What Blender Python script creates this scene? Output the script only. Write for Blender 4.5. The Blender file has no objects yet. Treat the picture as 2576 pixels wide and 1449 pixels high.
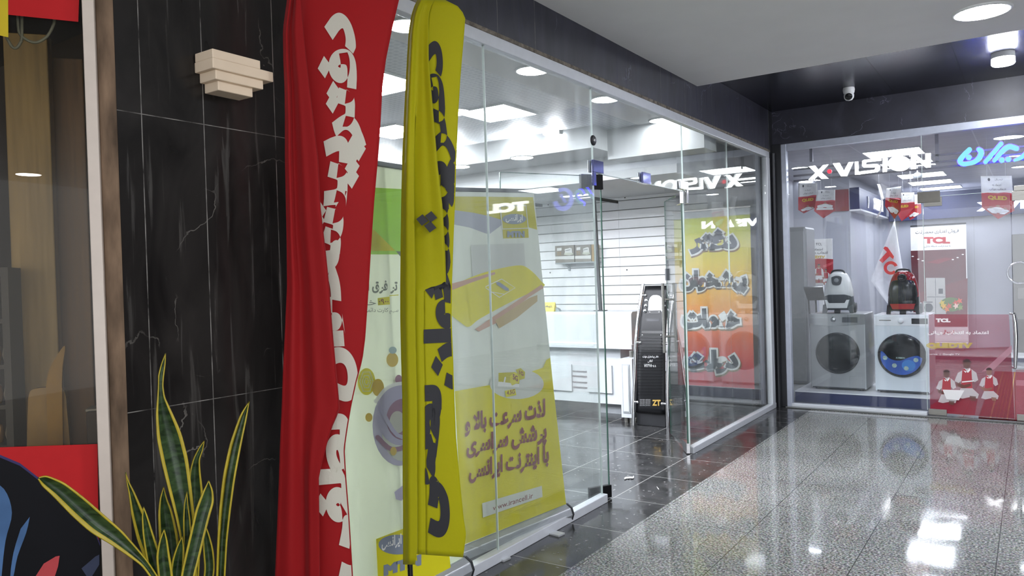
import bpy, math, random
from math import sin, cos, pi, radians
from mathutils import Vector as V, Matrix
from mathutils.geometry import tessellate_polygon
random.seed(7)
scn = bpy.context.scene
COL = scn.collection

# ------------------------------------------------------------------ camera
IMG_W, IMG_H, FOC = 2576.0, 1449.0, 1916.5
EX, EY, EZ = V((0.8249, 0.0180, 0.5650)), V((0.5645, 0.0264, -0.8250)), V((-0.0298, 0.9995, 0.0116))
# rows: world x, y, z axes written in camera space
def _orth():
    a = EX.normalized(); b = (EY - a * EY.dot(a)).normalized(); c = a.cross(b)
    return a, b, c
EX, EY, EZ = _orth()
EYE = V((0, 0, 1.5))
cam = bpy.data.cameras.new('camera')
camo = bpy.data.objects.new('camera', cam); COL.objects.link(camo)
cam.sensor_width = 36.0; cam.lens = 36.0 * FOC / IMG_W; cam.clip_start = 0.05; cam.clip_end = 100
m3 = Matrix((EX, EY, EZ)); camo.matrix_world = Matrix.Translation(EYE) @ m3.to_4x4()
scn.camera = camo

# ------------------------------------------------------------------ world, exposure
w = bpy.data.worlds.new('world'); scn.world = w; w.use_nodes = True
w.node_tree.nodes['Background'].inputs[0].default_value = (0.93, 0.95, 1.0, 1)
w.node_tree.nodes['Background'].inputs[1].default_value = 2.5
vs = scn.view_settings
vs.view_transform = 'Standard'; vs.look = 'None'; vs.exposure = 0.22; vs.gamma = 1.0; vs.use_curve_mapping = False
cy = scn.cycles
cy.max_bounces = 7; cy.diffuse_bounces = 3; cy.glossy_bounces = 4; cy.transmission_bounces = 4; cy.transparent_max_bounces = 32
cy.caustics_reflective = False; cy.caustics_refractive = False; cy.sample_clamp_indirect = 4.0
cy.use_denoising = True; cy.use_adaptive_sampling = True; cy.adaptive_threshold = 0.02
LAMP_OFFICE, PANEL_OFFICE, LAMP_SHOP, PANEL_SHOP, LAMP_HALL = 88.0, 76.0, 21.0, 20.0, 215.0     # brightness of the lamps

# ------------------------------------------------------------------ rays: a pixel of the photograph to a point on a plane
def ray(x, y):
    r = V((x - IMG_W / 2, -(y - IMG_H / 2), -FOC)); return V((EX.dot(r), EY.dot(r), EZ.dot(r)))
def onX(x, y, X): r = ray(x, y); return EYE + r * (X / r.x)
def onY(x, y, Y): r = ray(x, y); return EYE + r * (Y / r.y)
def onZ(x, y, Z): r = ray(x, y); return EYE + r * ((Z - EYE.z) / r.z)
def onP(x, y, p, n): r = ray(x, y); return EYE + r * ((V(p) - EYE).dot(n) / r.dot(n))

# ------------------------------------------------------------------ materials
def lin(h):
    if isinstance(h, str):
        h = [int(h[i:i + 2], 16) / 255 for i in (0, 2, 4)]
        return tuple((c / 12.92 if c <= .04045 else ((c + .055) / 1.055) ** 2.4) for c in h) + (1,)
    return tuple(h) + ((1,) if len(h) == 3 else ())
MATS = {}
def newmat(name):
    m = bpy.data.materials.new(name); m.use_nodes = True; m.node_tree.nodes.clear()
    o = m.node_tree.nodes.new('ShaderNodeOutputMaterial'); return m, m.node_tree, o
def N(t, kind, **kw):
    n = t.nodes.new('ShaderNode' + kind)
    for k, v in kw.items():
        if k.startswith('_'): n.inputs[int(k[1:])].default_value = v
        else: setattr(n, k, v)
    return n
def L(t, a, b): t.links.new(a, b)
def bsdf(t, o, col, rough, metal=0.0, spec=0.5, sheen=0):
    p = t.nodes.new('ShaderNodeBsdfPrincipled')
    p.inputs['Base Color'].default_value = lin(col); p.inputs['Roughness'].default_value = rough
    p.inputs['Metallic'].default_value = metal; p.inputs['Specular IOR Level'].default_value = spec
    if sheen: p.inputs['Sheen Weight'].default_value = sheen
    L(t, p.outputs[0], o.inputs[0]); return p
def vinyl(name, col, trans=.15):
    """backlit banner print: part of the light comes through"""
    if name in MATS: return MATS[name]
    m, t, o = newmat(name); p = bsdf(t, o, col, .45); tl = N(t, 'BsdfTranslucent'); tl.inputs[0].default_value = lin(col)
    tc = N(t, 'TexCoord'); c = mixc(t, noise(t, tc.outputs['Object'], 3, 3), tuple(x * .96 for x in lin(col)[:3]), tuple(min(1, x * 1.03) for x in lin(col)[:3])); L(t, c, p.inputs['Base Color'])
    mx = N(t, 'MixShader', _0=trans); L(t, p.outputs[0], mx.inputs[1]); L(t, tl.outputs[0], mx.inputs[2]); L(t, mx.outputs[0], o.inputs[0]); MATS[name] = m; return m
def mat(name, col, rough=.5, metal=0, spec=.5, var=.06, scale=20, bump=0, sheen=0, stretch=None):
    """surface with a little procedural variation of its colour (and optional bump)"""
    if name in MATS: return MATS[name]
    m, t, o = newmat(name); p = bsdf(t, o, col, rough, metal, spec, sheen)
    tc = N(t, 'TexCoord'); no = N(t, 'TexNoise'); no.inputs['Scale'].default_value = scale; no.inputs['Detail'].default_value = 4
    src = tc.outputs['Object']
    if stretch:
        mp = N(t, 'Mapping'); mp.inputs['Scale'].default_value = stretch; L(t, src, mp.inputs[0]); src = mp.outputs[0]
    L(t, src, no.inputs['Vector'])
    c = lin(col); r = N(t, 'ValToRGB')
    r.color_ramp.elements[0].position = .3; r.color_ramp.elements[1].position = .7
    r.color_ramp.elements[0].color = tuple(max(0, x * (1 - var)) for x in c[:3]) + (1,)
    r.color_ramp.elements[1].color = tuple(min(1, x * (1 + var)) for x in c[:3]) + (1,)
    L(t, no.outputs[0], r.inputs[0]); L(t, r.outputs[0], p.inputs['Base Color'])
    if bump:
        b = N(t, 'Bump'); b.inputs['Strength'].default_value = bump; b.inputs['Distance'].default_value = .01
        L(t, no.outputs[0], b.inputs['Height']); L(t, b.outputs[0], p.inputs['Normal'])
    MATS[name] = m; return m
def emit(name, col, s):
    if name in MATS: return MATS[name]
    m, t, o = newmat(name); e = N(t, 'Emission'); e.inputs[0].default_value = lin(col); e.inputs[1].default_value = s
    L(t, e.outputs[0], o.inputs[0]); MATS[name] = m; return m
def glass(name, tint=(.93, .97, .95), haze=0.0, refl=1.0, haze_col='cfd6d8'):
    """flat sheet glass: Fresnel mirror over a clear tint; haze adds smears of dust"""
    if name in MATS: return MATS[name]
    m, t, o = newmat(name)
    tr = N(t, 'BsdfTransparent'); tr.inputs[0].default_value = lin(tint)
    gl = N(t, 'BsdfGlossy'); gl.inputs['Roughness'].default_value = 0.0
    fr = N(t, 'Fresnel'); ge = N(t, 'NewGeometry'); io = N(t, 'MapRange'); io.inputs[3].default_value = 1.5; io.inputs[4].default_value = 1 / 1.5
    L(t, ge.outputs['Backfacing'], io.inputs[0]); L(t, io.outputs[0], fr.inputs[0])
    ml = N(t, 'Math', operation='MULTIPLY'); ml.inputs[1].default_value = refl; ml.use_clamp = True
    L(t, fr.outputs[0], ml.inputs[0])
    mx = N(t, 'MixShader'); L(t, ml.outputs[0], mx.inputs[0]); L(t, tr.outputs[0], mx.inputs[1]); L(t, gl.outputs[0], mx.inputs[2])
    out = mx.outputs[0]
    if haze:
        df = N(t, 'BsdfTranslucent'); df.inputs[0].default_value = lin(haze_col)
        d2 = N(t, 'BsdfDiffuse'); d2.inputs[0].default_value = lin(haze_col)
        ad = N(t, 'MixShader', _0=.5); L(t, df.outputs[0], ad.inputs[1]); L(t, d2.outputs[0], ad.inputs[2])
        tc = N(t, 'TexCoord'); mp = N(t, 'Mapping'); mp.inputs['Scale'].default_value = (1, 3.0, .9); L(t, tc.outputs['Object'], mp.inputs[0])
        no = N(t, 'TexNoise'); no.inputs['Scale'].default_value = 1.6; no.inputs['Detail'].default_value = 7; no.inputs['Distortion'].default_value = 1.2
        L(t, mp.outputs[0], no.inputs['Vector'])
        rp = N(t, 'ValToRGB'); rp.color_ramp.elements[0].position = .42; rp.color_ramp.elements[1].position = .75
        rp.color_ramp.elements[0].color = (haze * .35,) * 3 + (1,); rp.color_ramp.elements[1].color = (haze * 1.6,) * 3 + (1,)
        L(t, no.outputs[0], rp.inputs[0])
        m2 = N(t, 'MixShader'); L(t, rp.outputs[0], m2.inputs[0]); L(t, out, m2.inputs[1]); L(t, ad.outputs[0], m2.inputs[2]); out = m2.outputs[0]
    L(t, out, o.inputs[0]); MATS[name] = m; return m
def film(name, col, alpha):
    """translucent printed window film"""
    if name in MATS: return MATS[name]
    m, t, o = newmat(name); p = bsdf(t, o, col, .35)
    tr = N(t, 'BsdfTransparent'); mx = N(t, 'MixShader', _0=alpha)
    L(t, tr.outputs[0], mx.inputs[1]); L(t, p.outputs[0], mx.inputs[2]); L(t, mx.outputs[0], o.inputs[0]); MATS[name] = m; return m
def fabric(name, col, trans=.25):
    if name in MATS: return MATS[name]
    m, t, o = newmat(name); p = bsdf(t, o, col, .62, 0, .25, .15)
    tc = N(t, 'TexCoord'); wv = N(t, 'TexNoise'); wv.inputs['Scale'].default_value = 900; L(t, tc.outputs['Object'], wv.inputs['Vector'])
    n2 = N(t, 'TexNoise'); n2.inputs['Scale'].default_value = 9; n2.inputs['Detail'].default_value = 5; L(t, tc.outputs['Object'], n2.inputs['Vector'])
    b = N(t, 'Bump'); b.inputs['Strength'].default_value = .25; b.inputs['Distance'].default_value = .02; L(t, n2.outputs[0], b.inputs['Height']); L(t, b.outputs[0], p.inputs['Normal'])
    mr = N(t, 'MapRange'); mr.inputs[3].default_value = .88; mr.inputs[4].default_value = 1.12; L(t, wv.outputs[0], mr.inputs[0])
    mu = N(t, 'Mix', data_type='RGBA', blend_type='MULTIPLY'); mu.inputs[0].default_value = 1
    mu.inputs[6].default_value = lin(col); L(t, mr.outputs[0], mu.inputs[7]); L(t, mu.outputs[2], p.inputs['Base Color'])
    tl = N(t, 'BsdfTranslucent'); tl.inputs[0].default_value = lin(col)
    mx = N(t, 'MixShader', _0=trans); L(t, p.outputs[0], mx.inputs[1]); L(t, tl.outputs[0], mx.inputs[2]); L(t, mx.outputs[0], o.inputs[0])
    MATS[name] = m; return m
def axis_line(t, co, axis, centres, half):
    """1 inside any of the lines |coordinate - centre| < half"""
    sx = N(t, 'SeparateXYZ'); L(t, co, sx.inputs[0]); out = None
    for c in centres:
        a = N(t, 'Math', operation='COMPARE'); a.inputs[1].default_value = c; a.inputs[2].default_value = half
        L(t, sx.outputs[axis], a.inputs[0])
        if out is None: out = a.outputs[0]
        else:
            mx = N(t, 'Math', operation='MAXIMUM'); L(t, out, mx.inputs[0]); L(t, a.outputs[0], mx.inputs[1]); out = mx.outputs[0]
    return out
def grid_lines(t, co, axis, pitch, off, half):
    sx = N(t, 'SeparateXYZ'); L(t, co, sx.inputs[0])
    a = N(t, 'Math', operation='ADD'); a.inputs[1].default_value = -off; L(t, sx.outputs[axis], a.inputs[0])
    b = N(t, 'Math', operation='PINGPONG'); b.inputs[1].default_value = pitch / 2; L(t, a.outputs[0], b.inputs[0])
    c = N(t, 'Math', operation='LESS_THAN'); c.inputs[1].default_value = half; L(t, b.outputs[0], c.inputs[0]); return c.outputs[0]
def mixc(t, fac, a, b, mode='MIX'):
    mx = N(t, 'Mix', data_type='RGBA', blend_type=mode)
    for s, i in ((fac, 0), (a, 6), (b, 7)):
        if hasattr(s, 'is_linked'): L(t, s, mx.inputs[i])
        else: mx.inputs[i].default_value = s if i == 0 else lin(s)
    return mx.outputs[2]
def mmax(t, a, b):
    mx = N(t, 'Math', operation='MAXIMUM'); L(t, a, mx.inputs[0]); L(t, b, mx.inputs[1]); return mx.outputs[0]
def noise(t, co, scale, detail=4, stretch=None, dist=0, lo=.4, hi=.6):
    if stretch:
        mp = N(t, 'Mapping'); mp.inputs['Scale'].default_value = stretch; L(t, co, mp.inputs[0]); co = mp.outputs[0]
    n = N(t, 'TexNoise'); n.inputs['Scale'].default_value = scale; n.inputs['Detail'].default_value = detail; n.inputs['Distortion'].default_value = dist
    L(t, co, n.inputs['Vector']); mr = N(t, 'MapRange'); mr.inputs[1].default_value = lo; mr.inputs[2].default_value = hi; L(t, n.outputs[0], mr.inputs[0]); return mr.outputs[0]
def marble(name, base, streak, vein, joints_y=(), joints_z=(), rough=.16, spec=.5):
    m, t, o = newmat(name); p = bsdf(t, o, base, rough, 0, spec)
    tc = N(t, 'TexCoord'); co = tc.outputs['Object']
    c = mixc(t, noise(t, co, 2.2, 6, (1, 3, 1), 1.0, .35, .75), base, streak)
    s = noise(t, co, 3.0, 8, (1, 9, .55), .6, .60, .74)          # dusty run-down streaks
    sm = N(t, 'Math', operation='MULTIPLY'); sm.inputs[1].default_value = .16; L(t, s, sm.inputs[0]); c = mixc(t, sm.outputs[0], c, vein)
    wv = N(t, 'TexVoronoi', feature='DISTANCE_TO_EDGE'); wv.inputs['Scale'].default_value = 1.7
    dn = N(t, 'TexNoise'); dn.inputs['Scale'].default_value = 3; dn.inputs['Detail'].default_value = 6; L(t, co, dn.inputs['Vector'])
    ad = N(t, 'VectorMath', operation='MULTIPLY_ADD'); ad.inputs[1].default_value = (.5,) * 3; L(t, dn.outputs['Color'], ad.inputs[0]); L(t, co, ad.inputs[2]); L(t, ad.outputs[0], wv.inputs['Vector'])
    lt = N(t, 'Math', operation='LESS_THAN'); lt.inputs[1].default_value = .004; L(t, wv.outputs['Distance'], lt.inputs[0])
    l2 = N(t, 'Math', operation='MULTIPLY'); L(t, lt.outputs[0], l2.inputs[0]); L(t, noise(t, co, 5, 3, None, 0, .48, .62), l2.inputs[1])
    l3 = N(t, 'Math', operation='MULTIPLY'); l3.inputs[1].default_value = .45; L(t, l2.outputs[0], l3.inputs[0]); c = mixc(t, l3.outputs[0], c, vein)
    j = None
    for ax, cs, hw in ((1, joints_y, .0016), (2, joints_z, .0014)):
        if cs:
            k = axis_line(t, co, ax, cs, hw); j = k if j is None else mmax(t, j, k)
    if j is not None:
        jm = N(t, 'Math', operation='MULTIPLY'); L(t, j, jm.inputs[0]); L(t, noise(t, co, 14, 4, None, 0, .3, .62), jm.inputs[1])
        jq = N(t, 'Math', operation='MULTIPLY'); jq.inputs[1].default_value = .75; L(t, jm.outputs[0], jq.inputs[0]); c = mixc(t, jq.outputs[0], c, '9a9690')
    L(t, c, p.inputs['Base Color'])
    rr = N(t, 'MapRange'); rr.inputs[3].default_value = rough * .8; rr.inputs[4].default_value = rough + .25; L(t, s, rr.inputs[0]); L(t, rr.outputs[0], p.inputs['Roughness'])
    MATS[name] = m; return m

WHITE = mat('white_paint', 'e9eaea', .45, var=.015)
CEILW = mat('ceiling_plaster', 'f0efee', .7, var=.02, scale=3)
GREYW = mat('grey_wall_paint', 'bfc0bc', .5, var=.03, scale=2)
ALU = mat('white_aluminium', 'cfd2d8', .3, .2, var=.03)
CREAM = mat('cream_frame', 'cbbdb0', .4, var=.03)
CHROME = mat('chrome', 'd8d8da', .14, 1.0, var=.03)
STEEL = mat('brushed_steel', '8f8d88', .32, .9, var=.12, scale=8, stretch=(1, 1, 30))
BLACK = mat('black_gloss', '101114', .18, var=.1)
BLACKM = mat('black_matte', '1c1d20', .5, var=.1)
DGREY = mat('dark_grey_plastic', '3a3d42', .4, var=.06)
GLOSSW = mat('gloss_white', 'f0f1f2', .18, var=.01)
NAVY = mat('navy_laminate', '27305c', .35, var=.06)
STONE_BEAM = marble('beam_stone', '2a2a33', '3b3b48', '8a8aa0', joints_y=(3.4, 3.78, 5.6, 6.1, 6.75, 7.5), rough=.55)
STONE_PIER = marble('pier_stone', '181615', '2d2a28', '8d8880', joints_y=(1.372, 1.597, 1.90), joints_z=(1.113, 2.07), rough=.22, spec=.28)
STONE_RAW = mat('raw_stone_edge', '6e5a48', .75, var=.55, scale=6, bump=.6, stretch=(3, 3, .8), spec=.2)

def granite():
    m, t, o = newmat('granite'); p = bsdf(t, o, '9a9a98', .07)
    tc = N(t, 'TexCoord'); co = tc.outputs['Object']
    c = mixc(t, noise(t, co, 85, 3, None, 0, .42, .6), '676866', 'bebebb')
    c = mixc(t, noise(t, co, 170, 2, None, 0, .56, .62), c, '2c2d2e')
    c = mixc(t, noise(t, co, 60, 3, None, 0, .62, .66), c, '3d3f40')
    q = N(t, 'TexVoronoi'); q.inputs['Scale'].default_value = 140; L(t, co, q.inputs['Vector'])
    c = mixc(t, .22, c, q.outputs['Color'], 'SOFT_LIGHT')
    big = noise(t, co, 1.3, 3, None, 0, .3, .7)
    c = mixc(t, .45, c, mixc(t, big, '7c7c7a', 'e0e0de'), 'MULTIPLY')
    j = mmax(t, grid_lines(t, co, 0, .60, -1.98, .0024), grid_lines(t, co, 1, .60, 8.55, .0024))
    jm = N(t, 'Math', operation='MULTIPLY'); jm.inputs[1].default_value = .85; L(t, j, jm.inputs[0])
    c = mixc(t, jm.outputs[0], c, '2a2a2a'); L(t, c, p.inputs['Base Color'])
    rr = N(t, 'MapRange'); rr.inputs[3].default_value = .03; rr.inputs[4].default_value = .11; L(t, noise(t, co, 3, 5, None, .5, .35, .7), rr.inputs[0]); L(t, rr.outputs[0], p.inputs['Roughness'])
    return m
def tiles(name, a, b, grout, px, py, ox, oy, half=.003, rough=.12):
    m, t, o = newmat(name); p = bsdf(t, o, a, rough)
    tc = N(t, 'TexCoord'); co = tc.outputs['Object']
    c = mixc(t, noise(t, co, 3.5, 7, None, 1, .35, .7), a, b)
    c = mixc(t, noise(t, co, 25, 4, None, 0, .62, .75), c, '8a8a88')
    j = mmax(t, grid_lines(t, co, 0, px, ox, half), grid_lines(t, co, 1, py, oy, half))
    c = mixc(t, j, c, grout); L(t, c, p.inputs['Base Color'])
    rr = N(t, 'MapRange'); rr.inputs[3].default_value = rough * .6; rr.inputs[4].default_value = rough + .18; L(t, noise(t, co, 4, 6, None, .6, .4, .75), rr.inputs[0]); L(t, rr.outputs[0], p.inputs['Roughness'])
    return m
def ceiling_tiles(name, a, line, px, py, ox, oy, half, rough, metal=0, b=None, dots=False):
    m, t, o = newmat(name); p = bsdf(t, o, a, rough, metal)
    tc = N(t, 'TexCoord'); co = tc.outputs['Object']
    c = mixc(t, noise(t, co, 2, 3), a, b or a)
    if dots:
        d = mmax(t, grid_lines(t, co, 0, .05, 0, .009), grid_lines(t, co, 1, .05, 0, .009)); dm = N(t, 'Math', operation='MULTIPLY'); dm.inputs[1].default_value = .35
        L(t, d, dm.inputs[0]); c = mixc(t, dm.outputs[0], c, 'ffffff')
    j = mmax(t, grid_lines(t, co, 0, px, ox, half), grid_lines(t, co, 1, py, oy, half))
    c = mixc(t, j, c, line); L(t, c, p.inputs['Base Color']); return m

# ------------------------------------------------------------------ mesh builder
class MB:
    def __init__(s): s.v, s.f, s.mi, s.sm = [], [], [], []
    def add(s, vs, fs, mi=0, smooth=False):
        o = len(s.v); s.v += [V(p) for p in vs]
        for f in fs: s.f.append([i + o for i in f]); s.mi.append(mi); s.sm.append(smooth)
        return s
    def box(s, a, b, mi=0):
        x0, x1 = sorted((a[0], b[0])); y0, y1 = sorted((a[1], b[1])); z0, z1 = sorted((a[2], b[2]))
        return s.add([(x0, y0, z0), (x1, y0, z0), (x1, y1, z0), (x0, y1, z0), (x0, y0, z1), (x1, y0, z1), (x1, y1, z1), (x0, y1, z1)],
                     [(0, 3, 2, 1), (4, 5, 6, 7), (0, 1, 5, 4), (1, 2, 6, 5), (2, 3, 7, 6), (3, 0, 4, 7)], mi)
    def obox(s, c, u, v, w, mi=0):
        """box about c with half-axis vectors u, v, w"""
        c, u, v, w = V(c), V(u), V(v), V(w)
        if u.cross(v).dot(w) < 0: w = -w
        p = [c + u * a + v * b + w * d for d in (-1, 1) for a, b in ((-1, -1), (1, -1), (1, 1), (-1, 1))]
        return s.add(p, [(0, 3, 2, 1), (4, 5, 6, 7), (0, 1, 5, 4), (1, 2, 6, 5), (2, 3, 7, 6), (3, 0, 4, 7)], mi)
    def tube(s, pts, r, n=12, mi=0, closed=False):
        pts = [V(p) for p in pts]; k = len(pts); rings = []
        up = V((.21, .37, .9)).normalized()
        for i, p in enumerate(pts):
            d = (pts[(i + 1) % k] - pts[i - 1]) if closed else (pts[min(i + 1, k - 1)] - pts[max(i - 1, 0)])
            d.normalize(); a = d.cross(up).normalized(); b = d.cross(a).normalized()
            rr = r[i] if isinstance(r, (list, tuple)) else r
            rings.append([p + a * rr * cos(2 * pi * j / n) + b * rr * sin(2 * pi * j / n) for j in range(n)])
        vs = [q for g in rings for q in g]; fs = []
        for i in range(k if closed else k - 1):
            i2 = (i + 1) % k
            for j in range(n): fs.append((i * n + j, i2 * n + j, i2 * n + (j + 1) % n, i * n + (j + 1) % n))
        s.add(vs, fs, mi, True)
        if not closed: s.add(rings[0], [tuple(range(n))], mi); s.add(rings[-1], [tuple(range(n - 1, -1, -1))], mi)
        return s
    def lathe(s, c, axis, prof, n=32, mi=0, smooth=True, cap=True):
        """profile (radius, height along axis) turned about axis through c"""
        c, ax = V(c), V(axis).normalized(); t = V((1, 0, 0)) if abs(ax.x) < .9 else V((0, 1, 0))
        a = ax.cross(t).normalized(); b = ax.cross(a)
        vs = [c + ax * h + (a * cos(2 * pi * j / n) + b * sin(2 * pi * j / n)) * r for r, h in prof for j in range(n)]
        fs = [(i * n + j, i * n + (j + 1) % n, (i + 1) * n + (j + 1) % n, (i + 1) * n + j) for i in range(len(prof) - 1) for j in range(n)]
        s.add(vs, fs, mi, smooth)
        if not cap: return s
        if prof[0][0] > 1e-6: s.add(vs[:n], [tuple(range(n - 1, -1, -1))], mi)
        if prof[-1][0] > 1e-6: s.add(vs[-n:], [tuple(range(n))], mi)
        return s
    def prism(s, pts, d, mi=0):
        """closed outline pushed along the vector d"""
        pts = [V(p) for p in pts]; n = len(pts); d = V(d)
        tri = tessellate_polygon([pts])
        s.add(pts, tri, mi); s.add([p + d for p in pts], tri, mi)
        return s.add(pts + [p + d for p in pts], [(i, (i + 1) % n, n + (i + 1) % n, n + i) for i in range(n)], mi)
    def loft(s, rings, mi=0, caps=True, smooth=True):
        n = len(rings[0]); vs = [p for r in rings for p in r]
        s.add(vs, [(i * n + j, i * n + (j + 1) % n, (i + 1) * n + (j + 1) % n, (i + 1) * n + j) for i in range(len(rings) - 1) for j in range(n)], mi, smooth)
        if caps: s.add(rings[0], [tuple(range(n - 1, -1, -1))], mi); s.add(rings[-1], [tuple(range(n))], mi)
        return s
    def sheet(s, grid, mi=0, smooth=True):
        h, w_ = len(grid), len(grid[0])
        return s.add([p for r in grid for p in r], [(i * w_ + j, i * w_ + j + 1, (i + 1) * w_ + j + 1, (i + 1) * w_ + j) for i in range(h - 1) for j in range(w_ - 1)], mi, smooth)
    def poly(s, outer, holes=(), mi=0):
        loops = [[V(p) for p in outer]] + [[V(p) for p in h] for h in holes]
        return s.add([p for l in loops for p in l], tessellate_polygon(loops), mi)
    def build(s, name, mats, parent=None, bevel=0, solid=0, label=None):
        if not isinstance(mats, (list, tuple)): mats = [mats]
        o0 = V((0, 0, 0)) if parent is None else world_loc(parent)
        me = bpy.data.meshes.new(name); me.from_pydata([p - o0 for p in s.v], [], s.f)
        for m in mats: me.materials.append(m)
        me.polygons.foreach_set('material_index', s.mi); me.polygons.foreach_set('use_smooth', s.sm); me.update()
        ob = bpy.data.objects.new(name, me); COL.objects.link(ob)
        if parent is not None: ob.parent = parent
        if solid:
            md = ob.modifiers.new('thickness', 'SOLIDIFY'); md.thickness = solid; md.offset = 0
        if bevel:
            md = ob.modifiers.new('edges', 'BEVEL'); md.width = bevel; md.segments = 2; md.limit_method = 'ANGLE'; md.angle_limit = radians(40)
        if label: ob['label'] = label
        return ob
def world_loc(o):
    p = V((0, 0, 0))
    while o is not None: p = p + o.location; o = o.parent
    return p
def tag(o, label, cat, group=None, kind=None):
    o['label'] = label; o['category'] = cat
    if group: o['group'] = group
    if kind: o['kind'] = kind
    return o
def thing(name, label, cat, loc, group=None):
    o = bpy.data.objects.new(name, None); COL.objects.link(o); o.location = V(loc); o.empty_display_size = .05
    return tag(o, label, cat, group)
def struct(name, mb, m, bevel=0, parent=None):
    o = mb.build(name, m, parent, bevel)
    if parent is None: o['kind'] = 'structure'
    return o
def dup(root, loc, label):
    r = root.copy(); COL.objects.link(r); r.location = V(loc); r['label'] = label
    for ch in root.children:
        c = ch.copy(); COL.objects.link(c); c.parent = r
        for g in ch.children:
            d = g.copy(); COL.objects.link(d); d.parent = c
    return r
def lerp(a, b, t): return a + (b - a) * t
def table(tb, y):
    """piecewise linear look-up in [(y, v0, v1, ..), ..]"""
    if y <= tb[0][0]: return tb[0][1:]
    for a, b in zip(tb, tb[1:]):
        if y <= b[0]:
            t = (y - a[0]) / (b[0] - a[0]); return tuple(lerp(p, q, t) for p, q in zip(a[1:], b[1:]))
    return tb[-1][1:]

# ------------------------------------------------------------------ lettering
FORMS = {}
def _forms():
    start = 0xFE8D
    for ch, n in (('ا', 2), ('ب', 4), ('ة', 2), ('ت', 4), ('ث', 4), ('ج', 4), ('ح', 4), ('خ', 4), ('د', 2), ('ذ', 2), ('ر', 2), ('ز', 2), ('س', 4), ('ش', 4), ('ص', 4), ('ض', 4),
                  ('ط', 4), ('ظ', 4), ('ع', 4), ('غ', 4), ('ف', 4), ('ق', 4), ('ك', 4), ('ل', 4), ('م', 4), ('ن', 4), ('ه', 4), ('و', 2)):
        FORMS[ch] = [chr(start + i) for i in range(n)]; start += n
    FORMS['پ'] = [chr(0xFB56 + i) for i in range(4)]; FORMS['چ'] = [chr(0xFB7A + i) for i in range(4)]
    FORMS['ک'] = [chr(0xFB8E + i) for i in range(4)]; FORMS['گ'] = [chr(0xFB92 + i) for i in range(4)]
    FORMS['ی'] = [chr(0xFBFC + i) for i in range(4)]; FORMS['ئ'] = [chr(0xFE89 + i) for i in range(4)]
    FORMS['لا'] = [chr(0xFEFB), chr(0xFEFC)]; FORMS['ـ'] = ['ـ'] * 4
_forms()
def shape(txt):
    """joins Persian letters and puts the line in visual order"""
    toks = []; i = 0
    while i < len(txt):
        if txt[i:i + 2] == 'لا': toks.append('لا'); i += 2
        else: toks.append(txt[i]); i += 1
    out = []
    for k, c in enumerate(toks):
        f = FORMS.get(c)
        if not f: out.append(c); continue
        pv = FORMS.get(toks[k - 1]) if k else None; nx = FORMS.get(toks[k + 1]) if k + 1 < len(toks) else None
        a = bool(pv) and len(pv) == 4; b = bool(nx) and len(f) == 4
        out.append(f[3] if a and b else f[1] if a else f[2] if b else f[0])
    out.reverse(); s = ''.join(out); res = ''; run = ''
    for c in s + '\n':
        if c in '۰۱۲۳۴۵۶۷۸۹': run = c + run
        else: res += run + c; run = ''
    return res[:-1]
_TX = {}
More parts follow.
